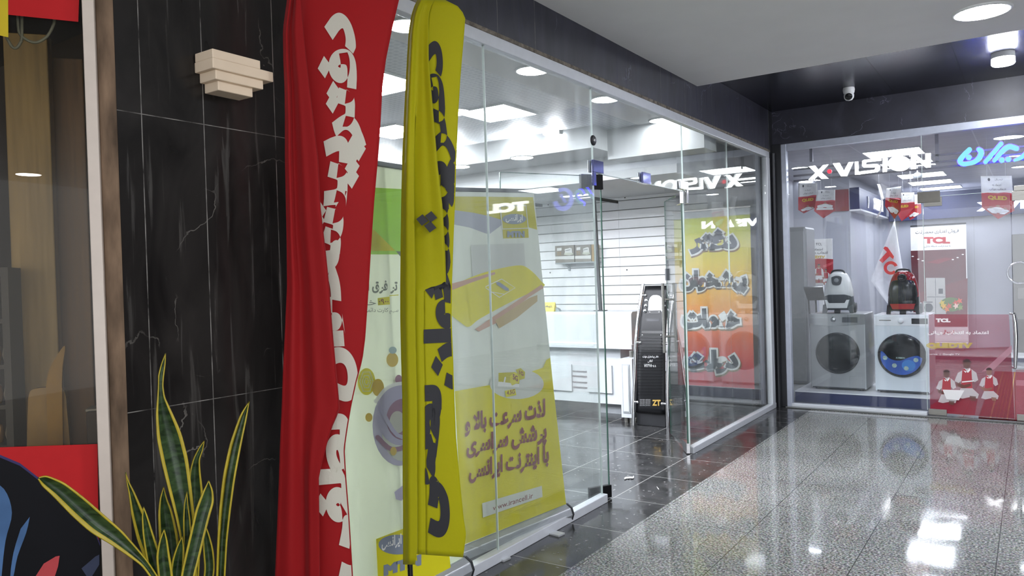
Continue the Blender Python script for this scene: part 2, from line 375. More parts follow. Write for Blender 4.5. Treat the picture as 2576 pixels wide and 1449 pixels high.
def text_shapes(s, bold=0.0, rtl=None, res=4):
    """[(outer, holes)] in units of the font height, and the bounding box"""
    key = (s, bold, res)
    if key in _TX: return _TX[key]
    if rtl is None: rtl = any('\u0600' <= c <= '\u06ff' for c in s)
    cu = bpy.data.curves.new('tmp', 'FONT'); cu.body = shape(s) if rtl else s
    ob = bpy.data.objects.new('tmp', cu); COL.objects.link(ob)
    dg = bpy.context.evaluated_depsgraph_get(); dg.update()
    c = ob.evaluated_get(dg).to_curve(dg)
    loops = []
    for sp in c.splines:
        pts = []
        if sp.type == 'BEZIER':
            bp = sp.bezier_points; n = len(bp)
            for i in range(n):
                a, b = bp[i], bp[(i + 1) % n]
                p0, p1, p2, p3 = a.co, a.handle_right, b.handle_left, b.co
                chord = (p3 - p0).length; ctrl = (p1 - p0).length + (p2 - p1).length + (p3 - p2).length
                k = 1 if ctrl < chord * 1.002 + 1e-6 else res
                for j in range(k):
                    t = j / k; q = p0 * (1 - t) ** 3 + p1 * 3 * t * (1 - t) ** 2 + p2 * 3 * t * t * (1 - t) + p3 * t ** 3
                    if not pts or (pts[-1] - V((q.x, q.y))).length > 1e-4: pts.append(V((q.x, q.y)))
        else: pts = [V((p.co.x, p.co.y)) for p in sp.points]
        if len(pts) > 2 and (pts[0] - pts[-1]).length < 1e-4: pts.pop()
        if len(pts) > 2: loops.append(pts)
    ob.evaluated_get(dg).to_curve_clear(); bpy.data.objects.remove(ob); bpy.data.curves.remove(cu)
    def area(l): return sum(a.x * b.y - b.x * a.y for a, b in zip(l, l[1:] + l[:1])) / 2
    def inside(p, l):
        r = False
        for a, b in zip(l, l[1:] + l[:1]):
            if (a.y > p.y) != (b.y > p.y) and p.x < (b.x - a.x) * (p.y - a.y) / (b.y - a.y) + a.x: r = not r
        return r
    if bold >= .044:                       # heavy display lettering has diamond dots
        for i, l in enumerate(loops):
            x0, x1 = min(p.x for p in l), max(p.x for p in l); y0, y1 = min(p.y for p in l), max(p.y for p in l)
            if rtl and max(x1 - x0, y1 - y0) < .17 and abs(area(l)) > .7 * (x1 - x0) * (y1 - y0):
                cx, cy_, r, q = (x0 + x1) / 2, (y0 + y1) / 2, (x1 - x0) * .62, .12; s_ = 1 if area(l) > 0 else -1
                loops[i] = [V((cx + r * cos(q + s_ * k * pi / 2), cy_ + r * sin(q + s_ * k * pi / 2))) for k in range(4)]
    ar = [area(l) for l in loops]
    if not loops: return [], (0, 0, 1, 1)
    sg = 1 if ar[max(range(len(ar)), key=lambda i: abs(ar[i]))] > 0 else -1
    def fat(l):
        if not bold: return l
        o = []; n = len(l)
        for i in range(n):
            e1 = (l[i] - l[i - 1]).normalized(); e2 = (l[(i + 1) % n] - l[i]).normalized()
            n1 = V((e1.y, -e1.x)) * sg; n2 = V((e2.y, -e2.x)) * sg; h = n1 + n2
            if h.length < .3: h = n1 + n2 * .4
            h.normalize(); k = min(1.6, 1 / max(.4, h.dot(n1))); o.append(l[i] + h * bold * k)
        return o
    outs = [i for i in range(len(loops)) if ar[i] * sg > 0]; holes = [i for i in range(len(loops)) if ar[i] * sg <= 0]
    own = {i: [] for i in outs}
    for h in holes:
        c_ = [i for i in outs if inside(loops[h][0], loops[i])]
        if c_: own[min(c_, key=lambda i: abs(ar[i]))].append(h)
    r = []
    for i in outs:
        hs = []
        for h in own[i]:
            f = fat(loops[h])
            if area(f) * ar[h] > 0 and abs(area(f)) > abs(ar[h]) * .12: hs.append(f)
        r.append((fat(loops[i]), hs))
    xs = [p.x for o, _ in r for p in o]; ys = [p.y for o, _ in r for p in o]
    _TX[key] = (r, (min(xs), min(ys), max(xs), max(ys))); return _TX[key]
def lay(mb, s, fn, mi=0, bold=0.0, box=None, fit='xy', maxlen=None, **kw):
    """writes s with fn(u, v) -> point; box = (u0, v0, u1, v1) that the ink fills; a v-fit of 'x' keeps the letter's own proportion about v0 = baseline"""
    sh, (x0, y0, x1, y1) = text_shapes(s, bold, **kw)
    u0, v0, u1, v1 = box; sx = (u1 - u0) / (x1 - x0)
    if fit == 'xy': sy = (v1 - v0) / (y1 - y0); M = lambda p: (u0 + (p.x - x0) * sx, v0 + (p.y - y0) * sy)
    else: M = lambda p: (u0 + (p.x - x0) * sx, v0 + p.y * abs(sx) * fit)
    for o, hs in sh:
        loops = [[V((*M(p), 0)) for p in l] for l in [o] + hs]
        pts = [p for l in loops for p in l]; tri = [tuple(t) for t in tessellate_polygon(loops)]
        if maxlen:
            pts = list(pts); st = list(tri); tri = []; cache = {}
            def mid(a, b):
                k = (min(a, b), max(a, b))
                if k not in cache: pts.append((pts[a] + pts[b]) / 2); cache[k] = len(pts) - 1
                return cache[k]
            while st:
                a, b, c = st.pop(); l = [(pts[a] - pts[b]).length, (pts[b] - pts[c]).length, (pts[c] - pts[a]).length]
                k = l.index(max(l))
                if l[k] <= maxlen: tri.append((a, b, c)); continue
                if k == 0: m_ = mid(a, b); st += [(a, m_, c), (m_, b, c)]
                elif k == 1: m_ = mid(b, c); st += [(a, b, m_), (a, m_, c)]
                else: m_ = mid(c, a); st += [(a, b, m_), (m_, b, c)]
        mb.add([fn(p.x, p.y) for p in pts], tri, mi)
    return mb
def stroke2(pts, wd, close_round=6):
    """outline of a thick line in 2-D with round ends"""
    pts = [V((p[0], p[1])) for p in pts]; n = len(pts); Lf, Rt = [], []
    W_ = wd if isinstance(wd, (list, tuple)) else [wd] * n
    for i in range(n):
        d = (pts[min(i + 1, n - 1)] - pts[max(i - 1, 0)]).normalized(); nn = V((-d.y, d.x)) * W_[i] / 2
        Lf.append(pts[i] + nn); Rt.append(pts[i] - nn)
    def cap(p, d, r): return [p + V((cos(a) * d.x - sin(a) * d.y, sin(a) * d.x + cos(a) * d.y)) * r for a in [pi / 2 - pi * k / close_round for k in range(1, close_round)]]
    d0 = (pts[0] - pts[1]).normalized(); d1 = (pts[-1] - pts[-2]).normalized()
    if not close_round: return Lf + Rt[::-1]
    return Lf + cap(pts[-1], d1, W_[-1] / 2) + Rt[::-1] + cap(pts[0], d0, W_[0] / 2)
def smooth2(pts, k=5):
    out = []; n = len(pts); P = [V(p) for p in pts]
    for i in range(n - 1):
        p0, p1, p2, p3 = P[max(i - 1, 0)], P[i], P[i + 1], P[min(i + 2, n - 1)]
        for j in range(k):
            t = j / k; out.append(.5 * ((2 * p1) + (p2 - p0) * t + (2 * p0 - 5 * p1 + 4 * p2 - p3) * t * t + (3 * p1 - p0 - 3 * p2 + p3) * t ** 3))
    return out + [P[-1]]
def ell(cx, cy_, rx, ry, n=28, a0=0, a1=2 * pi): return [(cx + rx * cos(a0 + (a1 - a0) * i / n), cy_ + ry * sin(a0 + (a1 - a0) * i / n)) for i in range(n if abs(a1 - a0) > 6.2 else n + 1)]
class Sheet:
    """flat coloured print lying on a plane: fn(px, py, lift) -> point; every layer a fraction of a millimetre above the last"""
    def __init__(s, fn): s.fn, s.mb, s.mats, s.k = fn, MB(), [], 0
    def _mi(s, m):
        if m not in s.mats: s.mats.append(m)
        return s.mats.index(m)
    def area(s, pts, m, holes=()):
        s.k += 1; h = s.k * .0006
        s.mb.poly([s.fn(p[0], p[1], h) for p in pts], [[s.fn(p[0], p[1], h) for p in hh] for hh in holes], s._mi(m)); return s
    def line(s, pts, wd, m, r=4): return s.area(stroke2(pts, wd, r), m)
    def text(s, txt, m, x0, y0, x1, y1, bold=.02, slope=0.0, fit='xy'):
        """ink box given by its pixel corners (left, top, right, bottom); slope tilts the line"""
        s.k += 1; h = s.k * .0006
        lay(s.mb, txt, lambda u, v: s.fn(u, v + slope * (u - x0), h), s._mi(m), bold, (x0, y1, x1, y0), fit); return s
    def build(s, name, parent, label=None): return s.mb.build(name, s.mats, parent, label=label)

# ================================================================== THE SETTING
XL, YR, YE = -2.372, 8.66, 8.827          # plane of the glass office front, plane of the appliance shop front
ZB, ZW, ZM = 2.82, 3.12, 3.27   # underside of the stone beam, white ceiling, dark metal ceiling
floor = struct('floor', MB().box((XL + .372, -7.5, -.08), (4.5, 8.56, 0)), granite())
DARKT = tiles('dark_stone_tiles', '1d1d1e', '323232', '8d8d8a', .62, .62, XL, 4.62, .003, .16)
struct('floor', MB().box((-9, 2.02, -.08), (XL + .372, 8.56, 0)).box((XL + .372, 8.56, -.08), (4.5, YR + .06, 0)).box((-9, 8.56, -.08), (XL + .372, YR + .06, 0)).box((XL, -4, -.08), (XL + .372, 2.02, 0)), DARKT)
struct('floor', MB().box((-9, YR + .06, -.08), (4.5, 16.2, 0)), tiles('pale_shop_tiles', '8d8f90', 'a8aaaa', '6b6c6c', .6, .6, 0, 9, .002, .10))
struct('floor', MB().box((-6.5, -4, -.08), (XL, 2.02, 0)), tiles('brown_shop_tiles', '3a3029', '4a3d33', '2a221d', .6, .6, 0, 0, .002, .3))
# ceilings
struct('ceiling', MB().box((XL, -7.5, ZW), (4.5, 6.39, ZW + .3)), CEILW)
struct('ceiling', MB().box((XL, 6.39, ZM), (4.5, YR, ZM + .2)), ceiling_tiles('dark_metal_panels', '3c3d48', '0c0c10', .62, .62, -1.13, 7.06, .0035, .27, .85, '4a4b58'))
struct('ceiling', MB().box((-9, 2.1, 2.95), (-3.12, 6.9, 3.1)), ceiling_tiles('perforated_tiles', 'b9bcc0', 'd8dade', .5, .5, -3.45, 5.0, .004, .5, 0, 'c2c5ca', True))
struct('ceiling', MB().box((-3.12, 2.1, 2.95), (XL - .101, YE + .06, 3.1)), CEILW)
struct('ceiling', MB().box((-3.2, YE + .16, 2.9), (XL - .12, 16.2, 3.05)).box((XL - .12, YR + .1, 2.9), (4.5, 16.2, 3.05)), ceiling_tiles('panel_ceiling', 'b4b4bc', 'd5d6da', 1.2, .3, -1.70, 9.97, .006, .45, 0, 'bcbcc4'))
struct('ceiling', MB().box((-6.5, -4, 2.75), (XL - .1, 2.02, 2.9)), mat('dark_shop_ceiling', '2a241f', .7))
# stone: beams, pier, corner post
struct('wall_left_beam', MB().box((XL - .10, 1.9, ZB), (XL, YR, ZM + .2)), STONE_BEAM)
struct('wall_right_beam', MB().box((XL, YR, 2.89), (4.5, YR + .12, ZM + .2)), STONE_BEAM)
struct('wall_left_pier', MB().box((XL - .16, 1.292, 0), (XL, 2.10, ZM + .2)), STONE_PIER)
pl = MB().box((XL - .12, YR - .13, 0), (XL + .005, YR + .10, ZM)).box((XL + .005, YR - .035, 0), (XL + .10, YR + .10, 2.9)).tube([(XL + .022, YR - .062, .0), (XL + .022, YR - .062, 2.8)], .024, 16)
struct('wall_corner_post', pl, mat('dark_post', '2c2d31', .4, .3, var=.3, scale=6, stretch=(1, 1, .2)), .004)
# chamfered shop window at the near end: raw stone edge, cream frame, glass
dW = V((-.639, -.769, 0)); nW = V((.769, -.639, 0)); P0 = V((XL, 1.292, 0))
def onW(x, y, back=0): return onP(x, y, P0 - nW * back, nW)
struct('wall_left_pier_edge', MB().obox(P0 + dW * .026 - nW * .05 + V((0, 0, 1.56)), dW * .026, nW * .05, (0, 0, 1.56)), STONE_RAW, .004)
wf = MB().obox(P0 + dW * .069 + V((0, 0, 1.56)) - nW * .02, dW * .017, nW * .035, (0, 0, 1.56))
struct('trim_1', wf, CREAM, .003)
struct('window_1', MB().obox(P0 + dW * .89 + V((0, 0, 1.56)) - nW * .03, dW * .805, nW * .004, (0, 0, 1.56)), glass('shop_glass_dark', (.92, .90, .85), .01, .32, 'a59a88'))
# the dim shop behind it
struct('wall_near_shop_back', MB().box((-6.5, -4, 0), (-6.4, 2.02, 2.75)), mat('brown_wall', '2b231c', .6))
struct('wall_near_shop_side', MB().box((-6.5, 1.9, 0), (XL - .16, 2.1, 3.2)), mat('cladding_brown', '3a2f25', .6))
struct('wall_near_shop_end', MB().box((-6.5, -4.1, 0), (XL, -4, 3.2)), mat('brown_wall', '2b231c', .6))
# office (glass front) walls
SLAT = mat('slat_panel_white', 'f7f8f9', .33, var=.01)
sw = MB().box((-9, YE + .06, 0), (XL - .12, YE + .16, 3.1))
struct('wall_office_end', sw, GREYW)
sl = MB()
z = .30
while z < 2.50:
    for a, b in ((-9, -4.372), (-4.369, -3.20)):
        sl.prism([(a, YE + .045, z), (a, YE + .06, z + .006), (a, YE + .06, z + .114), (a, YE + .018, z + .114), (a, YE + .018, z + .006)], (b - a, 0, 0))
    z += .12
struct('wall_office_slats', sl, SLAT)
struct('baseboard_office', MB().box((-9, YE + .03, 0), (XL - .12, YE + .06, .14)), mat('dark_skirting', '33343a', .3))
struct('wall_office_rear', MB().box((-9.1, 2.1, 0), (-9, YE + .06, 3.1)), WHITE)
struct('wall_office_near', MB().box((-9, 2.0, 0), (XL - .16, 2.1, 3.1)), WHITE)
bk = MB().box((-9, 6.50, 2.74), (-3.46, 7.12, 3.0)).box((-3.46, 6.80, 2.655), (XL - .1, 7.12, 3.0)).box((-9, 7.12, 2.50), (XL - .5, YE + .06, 3.0))
struct('wall_office_bulkhead', bk, mat('bulkhead_paint', 'cbcdcd', .5, var=.015))
# appliance shop walls
struct('wall_shop_side', MB().box((-3.2, YE + .16, 0), (-3.1, 12.42, 3.05)).box((XL - .12, YR + .1, 0), (XL - .02, YE + .16, 2.9)), mat('shop_wall_white', 'c2c4cb', .35, var=.015))
struct('wall_shop_back', MB().box((-2.4, 15.9, 0), (4.5, 16.0, 3.05)), mat('shop_wall_white', 'c2c4cb', .35))
struct('wall_shop_far', MB().box((4.4, YR, 0), (4.5, 16.2, 3.05)), WHITE)
PANW = ceiling_tiles('wall_panels', 'b4b6c0', '9a9ba3', .92, 3, .1, 9, .003, .3)
struct('wall_shop_panelling', MB().box((-3.2, 12.42, 0), (-2.275, 15.1, 2.9)), PANW)
struct('wall_shop_rear_panelling', MB().box((-3.2, 15.1, 0), (4.4, 15.9, 2.42)), PANW)
# opposite side of the corridor and its end, seen only as reflections
struct('wall_corridor', MB().box((4.5, 1.5, 0), (4.6, YR, 3.3)), marble('corridor_stone', '26262a', '39393f', '77777d', joints_z=(1.1, 2.1), rough=.25))

# glass office front: rails, panes
rail = MB().box((XL - .045, 2.1, 0), (XL + .012, 4.50, .055)).box((XL - .045, 6.055, 0), (XL + .012, YR - .13, .055))
struct('trim_2', rail, ALU, .004)
struct('trim_3', MB().box((XL - .05, 2.1, ZB - .075), (XL + .004, YR - .13, ZB)).box((XL - .05, YR - .235, .055), (XL + .006, YR - .13, ZB - .075)), ALU, .004)
struct('trim_4', MB().box((XL - .06, 2.1, ZB - .010), (XL + .010, YR - .12, ZB + .012)), mat('crumbling_plaster', '70685e', .9, var=.5, scale=30, bump=.8), .003)
GF = glass('front_glass', (.965, .98, .97), .05, 1.3)
EDGE = mat('glass_edge', '1f4a3c', .15, var=.1)
XG = XL - .02
def pane(n, y0, y1, z0, z1):
    o = struct('window_%d' % n, MB().box((XG - .005, y0 + .002, z0), (XG + .005, y1 - .002, z1)), GF); o['label'] = 'clear glass panel of the office front'; return o
Y1, Y2, Y3, Y4, Y5 = 3.286, 4.478, 6.046, 7.17, YR - .235
pane(2, 2.1, Y1, .05, ZB - .07); pane(3, Y1, Y2, .05, ZB - .07); pane(4, Y2, Y3, 2.19, ZB - .07); pane(5, Y3, Y4, .05, ZB - .07); pane(6, Y4, Y5, .05, ZB - .07)
ed = MB()
for y, z0 in ((Y1, .05), (Y2, .05), (Y3, .05), (Y4, 1.4)):
    ed.box((XG - .006, y - .0022, z0), (XG + .006, y + .0022, ZB - .075))
ed.box((XG - .006, Y2, 2.186), (XG + .006, Y3, 2.190))
struct('trim_5', ed, mat('joint_silicone', 'c9d6d2', .25))

# doors of the office, both swung inwards
def door_leaf(n, hinge, ang, width, label):
    """leaf turned about its hinge; ang from +y"""
    d = V((sin(ang), cos(ang), 0)); t = V((d.y, -d.x, 0)); h = V((XG, hinge, 0))
    lo, hi = h + d * .012, h + d * width; c = (lo + hi) / 2
    o = MB().obox(c + V((0, 0, 1.095)), d * (width - .012) / 2, t * .005, (0, 0, 1.08)).build('door_%d' % n, GF)
    o['kind'] = 'structure'
    e = MB()
    for p in (lo, hi): e.obox(p + V((0, 0, 1.095)), d * .0025, t * .0062, (0, 0, 1.08))
    e.obox(c + V((0, 0, 2.176)), d * (width - .012) / 2, t * .0062, (0, 0, .002)); e.build('pane_edge', EDGE, o)
    return o, d, t, h
BLUEM = mat('mirror_patch', '8f93c8', .1, .9)
d1, dd, tt, hh = door_leaf(1, Y2 + .125, radians(-150.4), .76, '')
b = MB().obox(hh + dd * .085 + V((0, 0, .048)), dd * .085, tt * .016, (0, 0, .042)).obox(hh + dd * .085 + V((0, 0, 2.135)), dd * .085, tt * .016, (0, 0, .05)); b.build('patch_fitting', mat('black_anodised', '0c0c0e', .45, spec=.2), d1, .003)
d2, dd, tt, hh = door_leaf(2, Y3 - .03, radians(-33), .78, '')
b = MB().obox(hh + dd * .085 + V((0, 0, .048)), dd * .085, tt * .016, (0, 0, .042)).obox(hh + dd * .085 + V((0, 0, 2.135)), dd * .085, tt * .016, (0, 0, .05)); b.build('patch_fitting', CHROME, d2, .003)
for sgn in (-1, 1):
    q = hh + dd * .70 + tt * .055 * sgn
    hb = MB().tube([q + V((0, 0, .78)), q + V((0, 0, 1.42))], .014, 14)
    for z in (.93, 1.27): hb.tube([q + V((0, 0, z)), q - tt * .05 * sgn + V((0, 0, z))], .010, 10)
    hb.build('pull_handle', STEEL, d2)
lk = hh + dd * .725
MB().obox(lk + V((0, 0, 1.50)), dd * .03, tt * .02, (0, 0, .055)).tube([lk + V((0, 0, 1.56)) - dd * .015, lk + V((0, 0, 1.63)) - dd * .015, lk + V((0, 0, 1.63)) + dd * .015, lk + V((0, 0, 1.56)) + dd * .015], .006, 8).build('padlock', DGREY, d2, .004)
# patch fittings of the fixed glass
def patch(y0, y1, z0, z1, label, m=None):
    t = thing('glass_clamp', label, 'clamp', (XG, (y0 + y1) / 2, z0), 'clamps holding the glass over the office door')
    MB().box((XG + .0065, y0, z0), (XG + .022, y1, z1)).build('cover_plate', m or BLUEM, t, .002)
    MB().box((XG - .022, y0, z0), (XG - .0065, y1, z1)).build('cover_plate', CHROME, t, .002)
    return t
t = patch(Y2 - .028, Y2 + .115, 2.19, 2.27, 'L-shaped mirrored clamp at the corner over the door pivot')
MB().box((XG + .0065, Y2 - .028, 2.10), (XG + .022, Y2 + .008, 2.19)).build('cover_plate', BLUEM, t, .002)
patch(5.22, 5.36, 2.185, 2.265, 'small mirrored clamp midway along the glass above the office doorway')
t = patch(Y3 - .10, Y3 + .07, 2.20, 2.27, 'silver corner clamp above the opened door beside the banner', CHROME)
MB().box((XG + .0065, Y3 + .035, 2.09), (XG + .022, Y3 + .07, 2.20)).build('cover_plate', CHROME, t, .002)
t = thing('glass_button', 'round black fixing button on the glass joint above the door clamp', 'fixing', (XG, Y2, 2.40))
MB().lathe((XG + .006, Y2, 2.40), (1, 0, 0), [(.034, 0), (.034, .008), (.026, .014), (0, .014)], 24).build('disc', BLACKM, t)
MB().lathe((XG + .0205, Y2, 2.40), (1, 0, 0), [(.012, 0), (.010, .006), (0, .007)], 16).build('screw_cap', CHROME, t)

# appliance shop front
XR0, XD, XD2 = XL + .10, -.905, -.165
struct('trim_6', MB().box((XR0, YR - .03, 0), (XR0 + .055, YR + .05, 2.89)).box((XR0, YR - .02, 2.82), (4.4, YR + .05, 2.895)), mat('shop_frame', 'b7bcca', .3, .25), .004)
struct('trim_7', MB().box((XR0 + .05, YR - .035, 0), (XD, YR + .045, .042)), ALU, .005)
struct('trim_8', MB().box((XL + .10, 8.56, 0), (4.5, YR - .035, .012)), mat('grey_sill_stone', '5f605f', .25, var=.2, scale=5), .004)
GR = glass('shop_front_glass', (.95, .965, .98), .045, 1.3)
def rpane(n, x0, x1, z0, z1):
    return struct('window_%d' % n, MB().box((x0 + .002, YR + .000, z0), (x1 - .002, YR + .010, z1)), GR)
rpane(7, XR0 + .05, XD, .06, 2.83); rpane(8, XD, .60, 2.20, 2.83); rpane(9, 1.3, 4.4, .06, 2.83); rpane(10, .60, 1.3, 2.2, 2.83)
e = MB()
for x in (XD, ): e.box((x - .0022, YR - .001, .06), (x + .0022, YR + .011, 2.83))
e.box((XD, YR - .001, 2.196), (1.3, YR + .011, 2.20)); struct('trim_9', e, mat('joint_silicone', 'c9d6d2', .25))
def shop_door(n, x0, x1):
    o = struct('door_%d' % n, MB().box((x0 + .004, YR + .0, .02), (x1 - .004, YR + .010, 2.19)), GR)
    MB().box((x0 + .01, YR - .014, .012), (x0 + .17, YR - .001, .075)).box((x0 + .01, YR - .014, 2.10), (x0 + .17, YR - .001, 2.19)).build('patch_fitting', STEEL, o, .003)
    return o
sd = shop_door(3, XD, XD2); sd2 = shop_door(4, XD2, .60)
def ctl(x, z): return V((x, YR - .075, z))
q = [ctl(-.158, .52), ctl(-.153, .62), ctl(-.146, .80), ctl(-.150, .95), ctl(-.160, 1.03)]
h = MB().tube(q, [.013, .017, .020, .020, .014], 16)
for p in (q[0], q[-1]): h.tube([p, p + V((-.03, .073, 0))], .010, 10)
h.build('pull_handle', CHROME, sd)
t = thing('glass_clamp', 'dull bronze clamp on the appliance shop glass above its sticker door', 'clamp', (XD, YR, 2.16))
MB().box((XD - .045, YR - .018, 2.14), (XD + .155, YR - .002, 2.25)).build('cover_plate', mat('bronze_plate', '6d6a64', .35, .6), t, .003)
t = thing('glass_clamp', 'pale clamp at the frame edge beyond the hanging shield pennant', 'clamp', (-.13, YR, 2.17))
MB().box((-.14, YR - .018, 2.19), (.05, YR - .002, 2.24)).build('cover_plate', STEEL, t, .003)

# ------------------------------------------------------------------ lamps
def downlight(c, r, label, group, s=LAMP_OFFICE, drop=.012, tint='f4f8ff'):
    t = thing('downlight', label, 'ceiling light', c, group)
    MB().lathe(c, (0, 0, -1), [(r * 1.10, -.001), (r * 1.10, drop * .6), (r * .98, drop), (r * .98, drop * .4)], 40, 0, True, False).build('trim_ring', WHITE, t)
    MB().lathe(V(c) - V((0, 0, drop * .5)), (0, 0, -1), [(r * .97, 0), (r * .93, drop * .45), (r * .6, drop * .85), (0, drop)], 40).build('diffuser', emit('lamp_%g%s' % (s, tint), tint, s), t)
    return t
def surface_light(c, r, h_, label, group, s=LAMP_OFFICE):
    t = thing('surface_lamp', label, 'ceiling light', c, group)
    MB().lathe(c, (0, 0, -1), [(r, 0), (r, h_ * .45)], 36).build('housing', WHITE, t)
    MB().lathe(V(c) - V((0, 0, h_ * .45)), (0, 0, -1), [(r * .97, 0), (r, h_ * .1), (r, h_ * .45), (r * .9, h_ * .55), (0, h_ * .56)], 36).build('diffuser', emit('lamp_%g' % s, 'f4f8ff', s), t)
    return t
def panel_light(x, y, z, w_, d_, label, group, s=PANEL_OFFICE):
    t = thing('panel_light', label, 'ceiling light', (x, y, z), group)
    MB().box((x - w_ / 2 - .012, y - d_ / 2 - .012, z - .012), (x + w_ / 2 + .012, y - d_ / 2, z + .001)).box((x - w_ / 2 - .012, y + d_ / 2, z - .012), (x + w_ / 2 + .012, y + d_ / 2 + .012, z + .001)) \
        .box((x - w_ / 2 - .012, y - d_ / 2, z - .012), (x - w_ / 2, y + d_ / 2, z + .001)).box((x + w_ / 2, y - d_ / 2, z - .012), (x + w_ / 2 + .012, y + d_ / 2, z + .001)).build('frame', WHITE, t)
    MB().box((x - w_ / 2, y - d_ / 2, z - .009), (x + w_ / 2, y + d_ / 2, z - .003)).build('diffuser', emit('panel_%g' % s, 'f2f6ff', s), t)
    return t
g = 'round downlights in the office ceiling strip'
for (px, py), lb in (((1340, 175), 'large round downlight in the office ceiling, close above the first glass joint'),
                     ((1523, 248), 'round downlight in the office ceiling touching the door-side glass joint'),
                     ((1665, 301), 'round downlight in the office ceiling above the inward-opened door'),
                     ((1025, 62), 'round downlight of the office mostly hidden behind the yellow feather flag')):
    downlight(onZ(px, py, 2.949), .115, lb, g)
g = 'round downlights under the office bulkhead'
for (px, py), lb in (((1313, 395), 'round downlight under the office bulkhead above the banner with the yellow phone'),
                     ((1155, 418), 'round downlight under the office bulkhead peeping past the yellow flag'),
                     ((975, 441), 'round downlight under the office bulkhead seen between the two flags')):
    downlight(onZ(px, py, 2.739), .115, lb, g)
surface_light(onZ(1404, 331, 2.949), .075, .09, 'small drum-shaped surface lamp under the office tile ceiling', None)
g = 'square light panels in the office tile ceiling'
for x, y, lb in ((-3.82, 5.42, 'square light panel of the office crossed by the first glass joint'),
                 (-5.02, 5.42, 'square light panel of the office seen below and between the two flags'),
                 (-3.90, 4.05, 'square light panel of the office high between the two flags'),
                 (-6.3, 5.42, 'square light panel of the office hidden behind the red feather flag'),
                 (-5.1, 4.05, 'square light panel of the office behind the top of the red flag'),
                 (-4.0, 2.7, 'square light panel of the office nearest its entrance side')):
    panel_light(x, y, 2.949, .5, .5, lb, g)
for x, y in ((-6.3, 4.05), (-5.1, 2.7), (-6.3, 2.7), (-7.5, 2.7), (-7.5, 4.05), (-7.5, 5.42), (-8.5, 4.05)):  # extra unseen panels added to brighten the office
    panel_light(x, y, 2.949, .5, .5, 'square light panel added out of sight to brighten the office', 'added office panels out of sight')
g = 'square light panels in the appliance shop ceiling'
for y, lb in ((10.28, 'bright ceiling panel above the big white sign letters in the appliance shop'), (11.55, 'ceiling panel lined up behind the white sign letters'),
              (13.1, 'ceiling panel above the round sensor in the appliance shop'), (14.33, 'ceiling panel behind the round sensor in the appliance shop'), (15.5, 'ceiling panel deepest in the row before the shop back wall')):
    if y < 15: panel_light(-1.37, y, 2.899, .60, .60, lb, g, PANEL_SHOP)
    else: panel_light(-1.33, y, 2.899, .62, .50, lb, g, PANEL_SHOP)
for y in (10.28, 11.55, 13.1, 14.33):
    panel_light(1.6, y, 2.899, .6, .6, 'square ceiling panel in the unseen half of the appliance shop', g, PANEL_SHOP)
g = 'round downlights in the appliance shop ceiling'
for (px, py), lb in (((2549, 343), 'round shop downlight above the blue neon sign near the picture edge'), ((2562, 389), 'round shop downlight shining through the blue neon sign'), ((2566, 418), 'round shop downlight just under the blue neon sign'),
                     ((2012, 421), 'round shop downlight beside the start of the white sign letters'), ((2012, 456), 'round shop downlight above the first hanging pennant')):
    q = onZ(px, py, 2.899); q.x = max(q.x, -2.9); downlight(q, .105, lb, g, LAMP_SHOP)
for x in (-1.7, -.85, .0, .85):  # unseen downlights added to brighten the goods behind the glass
    downlight(V((x, 9.02, 2.899)), .105, 'round downlight added unseen above the appliance shop glass front to brighten its goods', 'added shop downlights hidden above the glass front', LAMP_SHOP * 1.6)
downlight(onZ(2470, 28, ZW - .001), .155, 'large round downlight in the white corridor ceiling', 'round downlights in the white corridor ceiling', LAMP_HALL)
for x, y in ((.8, 2.1), (2.7, -6.7), (3.6, 3.2), (3.6, .2), (2.6, -2.2)):  # unseen fill lamps added for the hall; the farthest follows a window reflection
    downlight(V((x, y, ZW - .001)), .155, 'unseen round downlight in the white corridor ceiling out of the picture', 'unseen corridor downlights out of the picture', LAMP_HALL)
surface_light(onZ(2523, 133, ZM - .001), .085, .10, 'drum-shaped surface lamp on the dark metal ceiling', None, LAMP_HALL)
surface_light(V((1.2, 7.6, ZM - .001)), .085, .10, 'drum-shaped surface lamp on the dark ceiling out of the picture', None, LAMP_HALL)
downlight(V((-4.4, -.6, 2.749)), .10, 'warm round downlight added unseen to light the dim brown shop', None, 9.0, .012, 'ffcf96')  # unseen lamp added to warm this interior
# security camera under the dark ceiling
c = onZ(2135, 221, ZM - .001)
t = thing('dome_camera', 'white security camera under the dark metal ceiling', 'security camera', c)
MB().lathe(c, (0, 0, -1), [(.052, 0), (.055, .02), (.05, .05), (.044, .058)], 32).build('base', GLOSSW, t)
MB().lathe(c - V((0, 0, .055)), (0, 0, -1), [(.044, 0), (.048, .02), (.044, .045), (.03, .064), (0, .072)], 32).build('ball', GLOSSW, t)
MB().lathe(c + V((.004, -.030, -.09)), (.05, -.85, -.5), [(.034, 0), (.033, .012), (.024, .018), (0, .018)], 24).build('lens', BLACK, t)
# round sensor under the shop ceiling
c = onZ(2322, 452, 2.88)
t = thing('round_sensor', 'small grey ball sensor hanging in front of the shop ceiling panels', 'sensor', (-1.30, 11.9, 2.9))
MB().tube([(-1.30, 11.9, 2.9), (-1.30, 11.9, 2.80)], .008, 8).build('stem', WHITE, t)
MB().lathe((-1.30, 11.9, 2.81), (0, 0, -1), [(.02, 0), (.052, .02), (.06, .05), (.05, .085), (.02, .105), (0, .108)], 24).build('ball', mat('sensor_grey', '7c7f83', .3), t)


